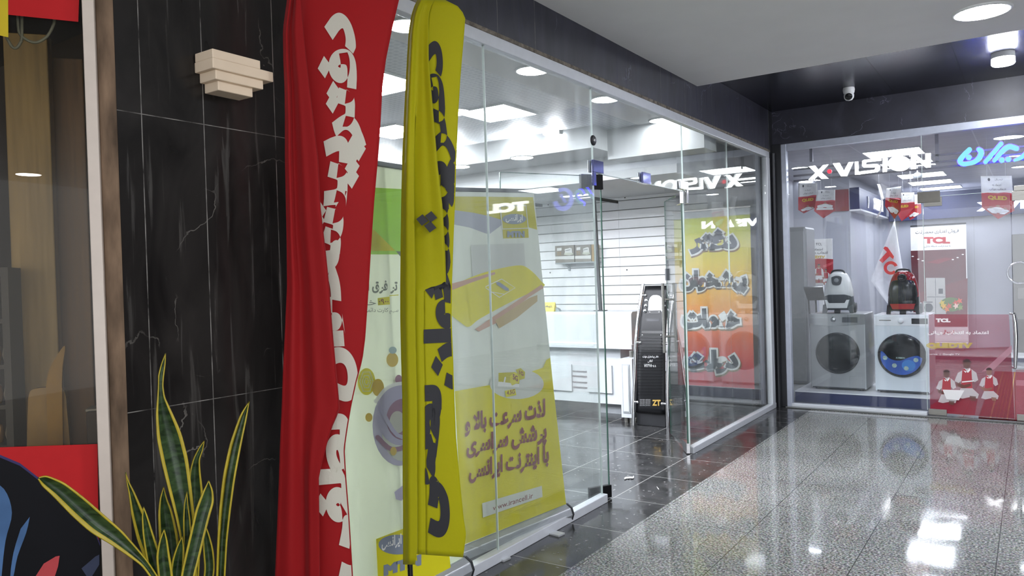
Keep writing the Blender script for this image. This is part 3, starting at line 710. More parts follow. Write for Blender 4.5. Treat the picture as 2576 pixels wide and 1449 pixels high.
# ================================================================== NEAR SIDE: sconce, plant, flags, stickers
t = thing('wall_sconce', 'stepped cream wall lamp on the black stone pier', 'wall lamp', (XL, 1.73, 2.27))
SCON = mat('sconce_cream', 'e4cfb4', .5, var=.02)
XF = XL + .105
a, b_ = onX(534, 118, XF), onX(687, 166, XF); c_ = onX(535, 170, XF)
y0, y1, zt, zb = a.y, b_.y, a.z - .004, c_.z
MB().box((XL, y0, zb), (XF, y1, zt - .03)).box((XL + .004, y0 + .0, zt - .031), (XF, y1 - .055, zt)).build('upper_tier', SCON, t, .003)
MB().box((XL, y0 + .018, zb - .032), (XF - .012, y1 - .036, zb + .002)).build('middle_tier', SCON, t, .003)
MB().box((XL, y0 + .036, zb - .064), (XF - .026, y1 - .072, zb - .030)).build('lower_tier', SCON, t, .003)

# snake plant
def leaf_mat():
    m, t, o = newmat('snake_leaf'); p = bsdf(t, o, '2f4a26', .38)
    tc = N(t, 'TexCoord'); c = mixc(t, noise(t, tc.outputs['Object'], 16, 4, (1, 1, 3.2), 1.2, .38, .62), '14270f', '344a28'); L(t, c, p.inputs['Base Color']); return m
LEAF = leaf_mat(); MARGIN = mat('leaf_margin', 'a8941f', .4, var=.15)
PB = V((-2.02, 1.23, 0)); vn = V((PB.x, PB.y, 0)).normalized()
pot = thing('snake_plant', 'snake plant with yellow-edged leaves in front of the black stone pier', 'plant', PB)
def leaf(pts, back, fold=.35, marg=.22, lopside=0, up=0):
    """pts: (px, py, half width in px) from tip to base"""
    P = []
    for i in range(len(pts) - 1):
        for j in range(5):
            tt_ = j / 5; P.append([lerp(pts[i][k], pts[i + 1][k], tt_) for k in range(3)])
    P.append(list(pts[-1]))
    for _ in range(2): P = [P[0]] + [[(P[i - 1][k] + 2 * P[i][k] + P[i + 1][k]) / 4 for k in range(3)] for i in range(1, len(P) - 1)] + [P[-1]]
    grid = []; n = len(P)
    for i, (x, y, hw) in enumerate(P):
        xa, ya, _ = P[max(i - 1, 0)]; xb, yb, _ = P[min(i + 1, n - 1)]
        d = V((xb - xa, yb - ya)).normalized(); nn = V((d.y, -d.x)); row = []
        for u in (-1, -1 + marg * (1 + lopside), -.4, 0, .4, 1 - marg * (1 - lopside), 1):
            q = V((x, y)) + nn * u * hw
            dep = back + hw / 700 * fold * (1 - abs(u)) * 1.6 + .03 * (1 - i / n) * up
            row.append(onP(q.x, q.y, PB + vn * dep, vn))
        grid.append(row)
    vs = [p for r in grid for p in r]; W_ = 7; mb = MB()
    mb.add(vs, [], 0)
    for i in range(n - 1):
        for j in range(6):
            mb.f.append([i * W_ + j, i * W_ + j + 1, (i + 1) * W_ + j + 1, (i + 1) * W_ + j]); mb.mi.append(1 if j in (0, 5) else 0); mb.sm.append(True)
    return mb.build('leaf', [LEAF, MARGIN], pot, solid=.0035)
leaf([(416.6, 888, 0), (411, 915, 5), (405, 945, 7), (404, 970, 6), (405, 1000, 9), (412, 1040, 20), (425, 1095, 31), (440, 1160, 33), (452, 1225, 29), (464, 1290, 24), (472, 1350, 19), (480, 1449, 15), (484, 1560, 12)], .02)
leaf([(627, 1009, 0), (612, 1048, 9), (592, 1120, 14), (576, 1200, 15), (566, 1280, 14), (559, 1360, 12), (555, 1449, 11), (552, 1560, 10)], .06, .5, .42, .5)
leaf([(97, 1203, 2), (112, 1209, 14), (150, 1233, 22), (200, 1278, 27), (245, 1318, 27), (290, 1350, 22), (330, 1385, 15), (365, 1418, 9), (400, 1470, 8), (425, 1560, 8)], -.07, .4, .25, .5, -1)
leaf([(514, 1108, 0), (505, 1130, 6), (494, 1155, 8), (490, 1190, 14), (492, 1240, 18), (490, 1310, 17), (487, 1449, 13), (485, 1560, 10)], .08)
leaf([(525, 1209, 0), (524, 1235, 12), (520, 1260, 18), (510, 1290, 19), (498, 1340, 18), (484, 1400, 18), (472, 1449, 17), (460, 1560, 13)], -.05)
leaf([(316, 1188, 0), (322, 1215, 3), (331, 1240, 7), (345, 1290, 15), (365, 1350, 21), (382, 1400, 19), (395, 1449, 14), (410, 1560, 10)], .04, .4, .3)
leaf([(361, 1275, 0), (364, 1300, 7), (372, 1345, 13), (384, 1395, 18), (396, 1449, 18), (412, 1560, 12)], -.04)
leaf([(412, 1224, 0), (411, 1255, 9), (416, 1290, 18), (424, 1350, 24), (430, 1410, 24), (436, 1500, 18), (440, 1560, 12)], .05)
leaf([(413, 1332, 0), (411, 1360, 10), (410, 1400, 17), (416, 1449, 19), (428, 1560, 12)], -.06)
leaf([(515, 1318, 0), (518, 1345, 8), (524, 1385, 13), (528, 1430, 13), (518, 1500, 11), (500, 1560, 9)], .07)
leaf([(458, 1350, 0), (454, 1375, 9), (448, 1410, 15), (444, 1449, 16), (442, 1560, 12)], -.03)
leaf([(470, 1236, 0), (468, 1270, 5), (470, 1310, 9), (472, 1360, 10), (470, 1449, 10), (462, 1560, 9)], .0)
pz = .50
MB().lathe(PB, (0, 0, 1), [(.12, 0), (.15, .25), (.17, pz - .04), (.185, pz - .035), (.185, pz), (.165, pz), (.16, pz - .05)], 32).build('pot', mat('pot_grey', '6d6a66', .6), pot)
MB().lathe(PB + V((0, 0, pz - .05)), (0, 0, 1), [(.16, 0), (.1, .012), (0, .015)], 24).build('soil', mat('soil', '2a2019', .95, var=.4, scale=60, bump=.6), pot)

# feather flags: one folded sheet of cloth each
def flag(name, label, base, edges, folds, cloth, ink, words, extra=(), hem=None, stem_to=None, rows=90):
    """edges: (py, left px, right px); folds(py, L, R) -> [(px, depth towards the viewer)], words laid on the last stretch of cloth"""
    vv = V((base[0], base[1], 0)).normalized()
    F = lambda x, y, d: onP(x, y, V(base) - vv * d, vv)
    root = thing(name, label, 'flag', base)
    ys = [lerp(edges[0][0], edges[-1][0], i / rows) for i in range(rows + 1)]; grid = []
    for y in ys:
        l, r = table(edges, y); cs = folds(y, l, r); row = []
        for (xa, da), (xb, db) in zip(cs, cs[1:]):
            for k in range(6):
                s_ = k / 6; e = s_ * s_ * (3 - 2 * s_); row.append(F(lerp(xa, xb, s_), y + (hem(lerp(xa, xb, s_), y) if hem else 0), lerp(da, db, e)))
        row.append(F(cs[-1][0], y, cs[-1][1])); grid.append(row)
    MB().sheet(grid).build('cloth', cloth, root, solid=.0015)
    def back(x, y):
        l, r = table(edges, y); cs = folds(y, l, r); (xa, da), (xb, db), (xc, dc) = cs[-3:]
        if x <= xa: return da + .006
        if x <= xb: s_ = (x - xa) / max(1, xb - xa); p, q = da, db
        else: s_ = min(1, (x - xb) / max(1, xc - xb)); p, q = db, dc
        e = s_ * s_ * (3 - 2 * s_); return lerp(p, q, e) + .005
    mb = MB()
    for txt, y0, y1, xb, h, bold in words:
        sh, (a0, b0, a1, b1) = text_shapes(txt, bold, None, 8)
        # text runs down the cloth: its first letter on top, letter tops towards the pole
        def fn(u, v, y0=y0, y1=y1, xb=xb):
            y = u; x = (table(xb, y)[0] if isinstance(xb, list) else xb) - v
            l, r = table(edges, y); x = min(x, r - 3); lim = folds(y, l, r)[-3][0]
            return F(max(x, lim), y, back(x, y))
        lay(mb, txt, fn, 0, bold, (y1, b0 * h, y0, b1 * h), maxlen=14, res=8)
    for poly_, d in extra:
        mb.poly([F(x, y, d) for x, y in poly_])
    mb.build('lettering', ink, root)
    return root, F
RED = fabric('flag_red', 'b0171b', .42); YEL = fabric('flag_yellow', 'b9b400', .30)
INKW = fabric('flag_white_ink', 'd6d2c2', .25); INKK = mat('flag_black_ink', '14141a', .6, var=.03)
re = [(-330, 860, 900), (-310, 815, 955), (-270, 785, 1000), (-200, 760, 1018), (-120, 744, 1018), (-60, 735, 1013), (0, 722, 1004), (75, 712, 986), (150, 713, 971), (220, 716, 962), (300, 717, 958), (400, 717, 951), (500, 719, 942), (600, 721, 935), (720, 722, 928), (850, 716, 919), (905, 713, 912), (960, 711, 897), (1020, 709, 884), (1080, 706, 874), (1130, 704, 867), (1200, 702, 871), (1300, 698, 879), (1449, 692, 888), (1640, 686, 892)]
rE = [(-330, 878), (-310, 850), (-270, 815), (-200, 785), (-120, 765), (-60, 758), (0, 756), (100, 765), (200, 776), (300, 788), (400, 800), (520, 806), (640, 820), (700, 826), (850, 838), (1000, 852), (1100, 861), (1150, 864), (1300, 868), (1640, 872)]
def rfold(y, l, r):
    e = table(rE, y)[0]; s_ = l + table([(-330, 6), (0, 16), (600, 25), (900, 45), (1449, 72)], y)[0]; a = table([(-330, .0), (-60, .015), (150, .03), (400, .05), (900, .055), (1150, .03), (1640, .02)], y)[0]
    e = min(e, r - 4); pk = min(e - 8, max(s_ + 12, e - 60)) if y < 1180 else max(s_ + 12, e - 150)
    if y > 1040: e = lerp(e, s_ + 40, min(1, (y - 1040) / 160) ** .6); pk = min(pk, e - 12)
    return [(l, 0), (lerp(l, s_, .5), .022), (s_, .002), (lerp(s_, e, .45), .02 + a * .5), (e, a + .012), (pk, -.012), (lerp(pk, r, .6), .004), (r, -.006)]
words = [('دفتر', 32, 378, [(30, 870), (120, 892), (200, 890), (330, 882), (380, 888)], 114, .062),
         ('پیشخوان', 336, 1010, [(330, 874), (500, 864), (640, 846), (760, 850), (1010, 870)], 120, .066),
         ('لطفی', 1040, 1462, [(1040, 872), (1130, 872), (1230, 876), (1462, 884)], 120, .066)]
flag('feather_flag', 'tall red feather flag with white lettering in front of the stone pier', V((-2.10, 1.92, 0)), re, rfold, RED, INKW, words)
ye = [(0, 1050, 1120), (14, 1043, 1150), (40, 1034, 1171), (80, 1028, 1168), (200, 1021, 1158), (300, 1016, 1152), (400, 1012, 1148), (480, 1010, 1146), (600, 1008, 1141), (720, 1007, 1137), (800, 1007, 1136), (900, 1009, 1140), (1000, 1012, 1143), (1100, 1013, 1147), (1200, 1013, 1156), (1300, 1014, 1166), (1345, 1014, 1173), (1402, 1014, 1165)]
yE = [(0, 1078), (150, 1078), (300, 1091), (420, 1101), (520, 1113), (640, 1120), (718, 1122), (724, 1066), (1449, 1066)]
def yfold(y, l, r):
    s_ = l + table([(0, 22), (500, 32), (700, 38), (1402, 36)], y)[0]; e = table(yE, y)[0]
    a = table([(0, .0), (90, .008), (250, .025), (560, .035), (640, .02), (720, 0), (1402, 0)], y)[0]; k = table([(0, 0), (250, 0), (560, 1), (1402, 1)], y)[0]
    e = max(e, s_ + 20); c = min(1, a / .02)
    return [(l, 0), (lerp(l, s_, .5), .028), (s_, .014 + .016 * k), (s_ + 3 - 20 * k, .012 - .018 * k), (lerp(s_, e, .5), .010 + a * .4), (e, .010 + a), (e - 16 * c, .009 - .014 * c), (lerp(e, r, .5), .006), (r, .002)]
words = [('دفتر', 103, 412, [(103, 1106), (200, 1112), (300, 1116), (412, 1128)], 80, .055),
         ('پیشخوان', 400, 980, [(400, 1122), (560, 1122), (700, 1128), (860, 1138), (980, 1143)], 92, .07),
         ('لطفی', 968, 1352, [(968, 1104), (1050, 1102), (1160, 1088), (1250, 1100), (1352, 1104)], 96, .08)]
q = lambda cx, cy_: [(cx - 17, cy_ - 2), (cx - 1, cy_ - 14), (cx + 14, cy_ + 3), (cx - 3, cy_ + 15)]
yroot, YF = flag('feather_flag', 'tall yellow-green feather flag with black lettering before the glass front', V((-2.12, 2.30, 0)), ye, yfold, YEL, INKK, words,
                 [(q(1064, 553), .046), (q(1086, 545), .050), (q(1084, 570), .050)],
                 hem=lambda x, y: max(0, (y - 1300) / 102) * (18 if x < 1046 else -8 + 8 * min(1, (x - 1050) / 115)))
p0, p1 = V((-2.12, 2.30, .0)), V((-2.12, 2.30, .45))
MB().tube([p0, p1], .011, 14).build('pole', BLACK, yroot)
MB().lathe(p0, (0, 0, 1), [(.13, 0), (.13, .012), (.03, .02), (.02, .06), (0, .06)], 28).build('base_plate', BLACKM, yroot)
for o in bpy.data.objects:
    if o.name == 'feather_flag':
        MB().tube([V((-2.17, 1.96, 0)), V((-2.17, 1.96, .5))], .011, 14).build('pole', BLACK, o)
        MB().lathe((-2.17, 1.96, 0), (0, 0, 1), [(.13, 0), (.13, .012), (.03, .02), (.02, .06), (0, .06)], 28).build('base_plate', BLACKM, o)

# stickers on the chamfered window
STR = mat('sticker_red', 'b71f22', .55, spec=.15, var=.03); STY = mat('sticker_yellow', 'c9b12a', .55, spec=.15, var=.03); STK = mat('sticker_black', '0b0b10', .55, spec=.15); STB = mat('sticker_blue', '4a6a94', .55, spec=.15, var=.3, scale=6); STP = mat('sticker_pink', 'b8474a', .55, spec=.15)
def wsheet(name, label, quad, layers, cat='sticker'):
    fn = lambda x, y, h: onW(x, y, .0255 - h)
    root = thing(name, label, cat, onW(sum(p[0] for p in quad) / 4, sum(p[1] for p in quad) / 4, .0255))
    s = Sheet(fn)
    for pts, m in layers: s.area(pts, m)
    s.build('printed_film', root); return root
qd = [(20, -150), (204, -150), (197, 55), (20, 37)]
wsheet('window_sticker', 'red panel stuck across the top of the dark window', qd, [(qd, STR)])
qd = [(-120, -150), (20, -150), (21, 94), (-120, 62)]
wsheet('window_sticker', 'yellow panel stuck beside the red one on the dark window', qd, [(qd, STY)])
qd = [(-140, 1130), (245, 1117), (252, 1620), (-140, 1620)]
arc = [(-140, 1090 + 60), (0, 1151), (50, 1172), (95, 1207), (150, 1245), (205, 1300), (240, 1345), (252, 1375), (252, 1620), (-140, 1620)]
wsheet('window_poster', 'red and black poster low on the dark window behind the plant', qd, [(qd, STR), ([(x, y - 7) for x, y in arc[:8]] + [(252, 1620), (-140, 1620)], mat('sticker_violet', '3a3560', .55, spec=.15)), (arc, STK),
       (smooth2([(-40, 1200), (10, 1230), (30, 1290), (14, 1360), (4, 1449), (-10, 1620), (-80, 1620)], 4), STB), (smooth2([(75, 1300), (66, 1340), (44, 1400), (34, 1449), (26, 1449), (34, 1390), (52, 1330)], 3), STB),
       ([(90, 1449), (110, 1418), (140, 1400), (150, 1398), (146, 1425), (128, 1480), (88, 1480)], STP), ([(205, 1430), (240, 1400), (250, 1395), (250, 1420), (225, 1460)], mat('sticker_slate', '3b4156', .55, spec=.15))], 'poster')
# things standing in the dim shop
def board(name, label, cat, xa, xb, yt, back, m, th=.03):
    p, q_ = onW(xa, yt, back), onW(xb, yt, back); p2 = onW(xb, 700, back); p1_ = onW(xa, 700, back)
    a, b2 = V((p1_.x, p1_.y, 0)), V((p2.x, p2.y, 0)); root = thing(name, label, cat, (a + b2) / 2)
    c = (a + b2) / 2 + V((0, 0, p.z / 2)); MB().obox(c, (b2 - a) / 2, nW * th, (0, 0, p.z / 2)).build('board', m, root, .004); return root
WOODP = mat('pale_wood', '9c8048', .5, var=.22, scale=7, stretch=(6, 6, .35)); WOODB = mat('brown_wood', '6a4a22', .5, var=.25, scale=7, stretch=(6, 6, .35))
board('wood_panel', 'tall pale wood-grain panel standing inside the dim shop', 'panel', 36, 146, 88, .80, WOODP)
board('wood_panel', 'brown wood-grain panel standing behind the pale one in the dim shop', 'panel', 140, 232, 150, .89, WOODB)
board('display_plinth', 'low brown cabinet inside the dim shop near the window frame', 'cabinet', 217, 262, 1030, .74, mat('plinth_brown', '5a4a3c', .5), .08)
p = onW(239, 1024, .74); tt0 = thing('open_book', 'open pale booklet lying on the low brown cabinet', 'book', p)
c0 = onW(239, 1024, .74); MB().obox((c0.x, c0.y, onW(239, 1030, .74).z + .0046), dW * .022, nW * .05, (0, 0, .004)).build('pages', mat('paper', 'cfcabd', .7), tt0)
# chair with a tall leaf-shaped back
base = onW(112, 1125, .35); chz = onW(100, 975, .35).z; zf = base.z
ch = thing('dining_chair', 'khaki chair with a rounded back behind the dark window', 'chair', (base.x, base.y, 0))
KH = mat('khaki_leather', '8a6a2c', .5, var=.1)
qs = smooth2([(70, 1010), (76, 984), (100, 976), (150, 976), (163, 988), (168, 1030), (170, 1180), (66, 1180)], 3)
MB().prism([onW(x, y, .35) for x, y in qs], -nW * .03).build('backrest', KH, ch, .006)
zs = onW(120, 1190, .35).z; cb = V((base.x, base.y, 0)) - nW * .145
MB().obox(cb + V((0, 0, zs)), dW * .085, nW * .14, (0, 0, .03)).build('seat', KH, ch, .01)
for sx in (-1, 1):
    for sy in (-1, 1): MB().tube([cb + dW * .068 * sx + nW * .12 * sy + V((0, 0, zs - .025)), cb + dW * .074 * sx + nW * .125 * sy], .012, 8).build('leg', BLACKM, ch)
p = onW(138, 950, .345); sc = thing('draped_scarf', 'mustard cloth hanging over the khaki chair back', 'cloth', p)
MB().prism([onW(x, y, .342) for x, y in smooth2([(118, 975), (126, 930), (148, 890), (166, 870), (160, 920), (158, 975)], 3)], nW * .012).build('cloth', mat('mustard_cloth', '94702a', .7), sc)
MB().prism([onW(x, y, .342) for x, y in [(118, 972), (158, 972), (160, 1120), (122, 1120)]], nW * .008).build('fall', mat('mustard_cloth', '94702a', .7), sc)
for lb, pts in (('thick pale cable loop hanging under the red panel inside the dark window', [(45, 60), (52, 88), (75, 104), (95, 106), (118, 92), (133, 66), (137, 45)]), ('thin dark cable loop hanging beside the thick one inside the dark window', [(16, 80), (22, 104), (32, 119), (42, 120), (52, 106), (55, 86)])):
    pp = [onW(x, y, .08 if 'thick' in lb else .62) for x, y in smooth2([(pts[0][0] - 2, -40)] + pts + [(pts[-1][0], -40)], 5)]
    cb_ = MB().tube(pp, .0045 if 'thick' in lb else .0035, 8).build('cable', mat('cable_grey', '6d6f62' if 'thick' in lb else '3d382f', .5)); tag(cb_, lb, 'cable')
rk = thing('display_rack', 'dark rack of small ornaments at the far edge of the dim shop window', 'rack', onW(0, 700, .70))
p, q_ = onW(-60, 600, .66), onW(24, 600, .66); a = V((p.x, p.y, 0)); b2 = V((q_.x, q_.y, 0)); rk.location = (a + b2) / 2
for s_ in (0, 1): MB().obox(lerp(a, b2, s_) + V((0, 0, .8)), dW * .012, nW * .07, (0, 0, .8)).build('upright', mat('rack_dark', '2b241d', .5), rk)
for zz in (.5, .93, 1.08, 1.23, 1.40, 1.58): MB().obox((a + b2) / 2 + V((0, 0, zz)), (b2 - a) / 2, nW * .07, (0, 0, .008)).build('shelf', mat('rack_dark', '2b241d', .5), rk)
k = 0
for zz, nm in ((.938, 'glass tumbler'), (1.088, 'brass bowl'), (1.238, 'small grey jar')):
    for s_ in (.5, .8):
        k += 1; c0 = lerp(a, b2, s_) + V((0, 0, zz + .001)); m_ = (mat('ornament_grey', '8d8478', .3), mat('ornament_brass', '7d5a2c', .3, .5))[k % 2]
        o = MB().lathe(c0, (0, 0, 1), [(.010, 0), (.016, .03), (.012, .06), (.008, .07), (0, .07)], 16).build('ornament', m_)
        tag(o, '%s %s standing on the %s rack level in the dim shop' % (('outer', 'inner')[s_ > .6], ('dull', 'shiny')[k % 2] + ' vase', {.938: 'lowest filled', 1.088: 'middle', 1.238: 'upper filled'}[zz]), 'vase', 'ornaments on the dim rack')

# ================================================================== OFFICE CONTENTS
BY = vinyl('print_yellow', 'ded41c'); BYO = vinyl('print_olive', 'c4bb16'); BGR = vinyl('print_pale_grey', 'd9dcd6'); BLA = vinyl('print_lavender', 'a9abb8')
BPU = vinyl('print_plum', '8a4a4a'); BWH = vinyl('print_white', 'f0f0ec'); BROSE = vinyl('print_rose', 'c9a08a'); BSL = vinyl('print_slate', '8b95a5')
BGN = vinyl('print_green', 'acd85a', .5); BLT = vinyl('print_ivory', 'f0f4e2', .5); BDG = vinyl('print_dark_grey', '7d8278'); BLIL = vinyl('print_lilac', 'b9b3cc'); BMAU = vinyl('print_mauve', '9c6f86')
def rollup(label, quad, base_z, back_shift, cap_ends):
    """printed roll-up stand; quad = world corners TL, TR, BR, BL of the print"""
    TL, TR, BR, BL = quad; n = (TR - TL).cross(BL - TL).normalized()
    if n.dot(EYE - TL) < 0: n = -n
    root = thing('rollup_banner', label, 'banner', ((BL + BR) / 2).xy.to_3d(), None)
    MB().poly([p for p in quad]).build('sheet', BLT, root, solid=.001)
    u = (BR - BL).normalized()
    MB().obox((TL + TR) / 2 + V((0, 0, .008)), (TR - TL) / 2, n * .008, (0, 0, .012)).build('top_rail', DGREY, root, .003)
    c = V((0, 0, base_z)); nh = V((n.x, n.y, 0)).normalized()
    pr = [V((.055, 0, 0)), V((.068, 0, .035)), V((.055, 0, .072)), V((.02, 0, .092)), V((-.045, 0, .092)), V((-.07, 0, .06)), V((-.07, 0, .0))]
    f = lambda p, e: e + nh * p.x + V((0, 0, p.z + .012))
    a, b = V((BL.x, BL.y, 0)) - nh * .012 - u * .01, V((BR.x, BR.y, 0)) - nh * .012 + u * .01
    MB().prism([f(p, a) for p in pr], b - a).build('base_cassette', mat('alu_base', 'b9bcc0', .3, .6, var=.04), root, .004)
    for e in (a, b): MB().prism([f(p * 1.06, e - u * .006) for p in pr], u * .012).build('end_cap', BLACKM, root)
    for s_ in (.25, .75):
        q = lerp(a, b, s_); MB().obox(q + nh * .03 + V((0, 0, .006)), u * .03, nh * .13, (0, 0, .006)).build('foot', mat('alu_foot', 'c9cbcd', .35, .5), root, .002)
    MB().tube([lerp(BL, BR, .5) - n * .03 + V((0, 0, -.02)), lerp(TL, TR, .5) - n * .02], .008, 10).build('support_pole', STEEL, root)
    s = Sheet(lambda x, y, h: onP(x, y, TL + n * (.0012 + h), n)); s.n = n; s.root = root; return s
# the yellow phone banner
BR = onZ(1421, 1268, .105); TR = onX(1343, 484, -2.60)
BL = onZ(1148, 1378, .105)
nn = (TR - BR).cross(BL - BR); TL = onP(1128, 480, BR, nn)
S = rollup('pale and yellow roll-up banner printed with a yellow phone behind the glass', (TL, TR, BR, BL), 0, 0, 1)
cl = lambda pts: pts
S.area([(1128, 480), (1343, 484), (1421, 1268), (1148, 1378)], BGR)
S.area([(1126, 494), (1341, 496), (1351, 578), (1290, 560), (1228, 545), (1190, 537), (1128, 526)], BYO)
S.area([(1126, 526), (1190, 535), (1228, 543), (1262, 553), (1262, 566), (1230, 590), (1180, 572), (1128, 562)], BLA)
S.area([(1260, 517), (1326, 517), (1330, 598), (1266, 600)], BYO)
S.line([(1258, 519), (1323, 516), (1329, 574)], 2.5, BGR); S.line([(1258, 519), (1264, 576)], 2.5, BGR); S.line([(1265, 576), (1330, 574)], 2, BGR)
S.area(ell(1294, 551, 30, 13), BSL); S.text('ایرانسل', BWH, 1272, 539, 1315, 560, .03)
S.text('MTN', BSL, 1276, 581, 1320, 597, .09)
S.area([(1184, 616), (1318, 612), (1324, 700), (1190, 720)], vinyl('print_mist', 'cbcdc8'))
S.area(smooth2([(1130, 722), (1210, 688), (1298, 668), (1330, 676), (1362, 708), (1366, 722), (1300, 752), (1210, 800), (1180, 822), (1160, 812), (1132, 790)], 4), BY)
S.area([(1130, 715), (1176, 703), (1245, 684), (1246, 690), (1180, 713), (1132, 732)], BROSE)
S.area([(1195, 828), (1240, 797), (1362, 716), (1368, 724), (1330, 748), (1250, 812), (1205, 834)], BROSE)
S.area([(1245, 806), (1330, 750), (1352, 742), (1352, 758), (1300, 800), (1256, 826)], vinyl('print_tan', 'c2ab7c'))
S.line([(1222, 721), (1262, 702), (1296, 724), (1256, 748), (1222, 724)], 1.8, BWH); S.line([(1240, 735), (1268, 740)], 1.4, BWH)
S.area([(1248, 710), (1256, 709), (1280, 726), (1280, 732), (1272, 731), (1250, 716)], BSL)
S.area([(1140, 985), (1236, 968), (1366, 925), (1375, 905), (1384, 900), (1424, 1268), (1148, 1378)], BY)
S.area(ell(1300, 966, 68, 38), BGR)
S.area([(1254, 938), (1295, 936), (1308, 946), (1306, 968), (1270, 968), (1254, 962)], BYO); S.area([(1254, 960), (1306, 966), (1306, 974), (1252, 972)], BWH)
S.area([(1283, 946), (1296, 936), (1308, 944), (1305, 962), (1288, 970), (1283, 960)], BY); S.area([(1297, 930), (1310, 926), (1321, 936), (1320, 952), (1308, 956)], BYO)
S.line([(1262, 962), (1268, 964), (1271, 950)], 4, BWH)
S.text('5G', BPU, 1290, 940, 1303, 954, .03, .5); S.text('1G', BPU, 1306, 931, 1317, 941, .03, .5)
S.area([(1270, 983), (1296, 978), (1299, 994), (1273, 999)], BY); S.text('4.5G', BPU, 1275, 983, 1295, 994, .02, -.2)
S.text('لذت سرعت بالا و', BPU, 1170, 1040, 1372, 1100, .045, -.19)
S.text('پوشش سراسری', BPU, 1174, 1098, 1376, 1160, .045, -.19)
S.text('با اینترنت ایرانسل', BPU, 1180, 1160, 1381, 1218, .045, -.21)
S.area([(1213, 1266), (1363, 1222), (1365, 1250), (1215, 1302)], BGR); S.text('www.irancell.ir', BPU, 1240, 1272, 1341, 1285, .008, -.32)
S.text('سرویس پشتیبانی مشتریان و اطلاعات بیشتر', BYO, 1218, 1304, 1370, 1312, .0, -.30)
S.build('printed_design', S.root)
# the pale banner with the emblem
XB = -2.52
q = [onX(880, 455, XB), onX(1108, 474, XB), onX(1163, 1404, XB), onX(905, 1520, XB)]
BRq = onZ(1165, 1402, .105); dl = V((0.0, -1, 0)); BLq = BRq + dl * .86; top = V((-.05, 0, 1.93)); 
S = rollup('pale green and ivory roll-up banner between the red and yellow flags', (BLq + top, BRq + top, BRq, BLq), 0, 0, 1)
P_ = lambda x, y: (x, y)
S.area([(905, 470), (1130, 482), (1130, 640), (900, 640)], BGN)
S.area([(900, 560), (941, 578), (995, 631), (880, 632)], BY)
S.area([(996, 632), (1010, 632), (1130, 760), (1130, 790)], BDG)
S.text('تو فوق العاده‌ای'.replace('\u200c', ''), BDG, 850, 705, 1000, 739, .035)
S.area([(950, 750), (980, 746), (981, 766), (951, 768)], BY); S.text('۰۹۰۰', BPU, 953, 752, 978, 764, .02); S.text('خط', BDG, 900, 752, 946, 768, .005); S.line([(980, 744), (1002, 742)], 2, BY)
S.text('سیم‌کارت دائمی با'.replace('\u200c', ' '), BDG, 905, 774, 1002, 790, .005)
S.area(ell(987, 905, 15, 18), vinyl('print_amber', 'd4b43a')); S.area(ell(988, 881, 10, 9), vinyl('print_sky', 'a3b9ba'))
S.area(ell(922, 960, 22, 34), BY)
for r_ in (28, 18, 9): S.line([(922 + r_ * .6 * cos(k * pi / 3), 960 + r_ * sin(k * pi / 3)) for k in range(7)], 2.5, BLT)
S.area(ell(951, 975, 15, 22), vinyl('print_amber', 'd4b43a')); S.area(ell(928, 1050, 9, 11), vinyl('print_amber', 'd4b43a')); S.area(ell(1003, 955, 9, 12), BMAU)
S.area(ell(1005, 1070, 68, 102), BLIL); S.area(ell(1012, 1078, 52, 82), BLT); S.area(ell(1010, 1045, 62, 76), BLIL); S.area(ell(1014, 1055, 42, 52), BMAU)
S.line(smooth2([(945, 1010), (975, 975), (1020, 965), (1050, 990)], 4), 9, BWH); S.line(smooth2([(950, 1100), (985, 1130), (1030, 1118), (1060, 1080)], 4), 12, BMAU); S.area(ell(1000, 1062, 20, 28), BLT)
S.line(smooth2([(960, 1030), (1000, 1095), (1060, 1100)], 4), 10, BLIL); S.area(ell(990, 1135, 8, 11), vinyl('print_amber', 'd4b43a'))
S.area([(992, 1238), (1040, 1200), (1050, 1212), (1010, 1260), (996, 1256)], BLIL)
S.area([(946, 1356), (1120, 1290), (1135, 1440), (953, 1500)], BY); S.area(ell(1000, 1370, 48, 25), BSL); S.text('ایرانسل', BWH, 960, 1352, 1010, 1386, .03, -.2); S.text('MTN', BSL, 965, 1422, 1060, 1450, .09, -.3)
S.build('printed_design', S.root)

# reception counter
LAC = mat('counter_lacquer', 'c2c6c9', .22, var=.01); LACG = mat('counter_side', '9fa3a6', .35)  # second tone is a greyer lacquer for plinths and cabinet door
yf = 7.32
ct = thing('reception_counter', 'long white reception counter in front of the slatted office wall', 'counter', (-4.6, yf + .4, 0))
x1 = onY(1588, 800, yf).x; zt, zm = 1.118, .735
MB().prism([(-6.2, yf + .03, zt), (-6.2, yf, zt - .02), (-6.2, yf - .0, zm + .05), (-6.2, yf - .02, zm), (-6.2, yf + .40, zm), (-6.2, yf + .40, zt)], (x1 + 6.2, 0, 0)).build('upper_box', LAC, ct, .006)
MB().box((-6.2, yf - .03, zm - .012), (x1 + .01, yf + .42, zm + .04)).build('lower_rail', LAC, ct, .004)
x2 = onY(1562, 930, yf + .06).x
MB().box((-6.2, yf + .06, .115), (x2, yf + .60, zm)).build('front_panel', LAC, ct, .003)
x3, x4 = onY(1511, 1030, yf + .14).x, onY(1562, 1030, yf + .14).x
MB().box((x3, yf + .14, .0), (x4, yf + .58, .115)).build('plinth', LACG, ct); MB().box((-6.2, yf + .14, 0), (-5.3, yf + .58, .115)).build('plinth', LACG, ct)
for xa, ya, xb, yb in ((1340, 912, 1440, 984), (1477, 917, 1541, 990)):
    a, b = onY(xa, ya, yf + .05), onY(xb, yb, yf + .05); MB().box((a.x, yf + .04, b.z), (b.x, yf + .058, a.z)).build('raised_square', LAC, ct, .002)
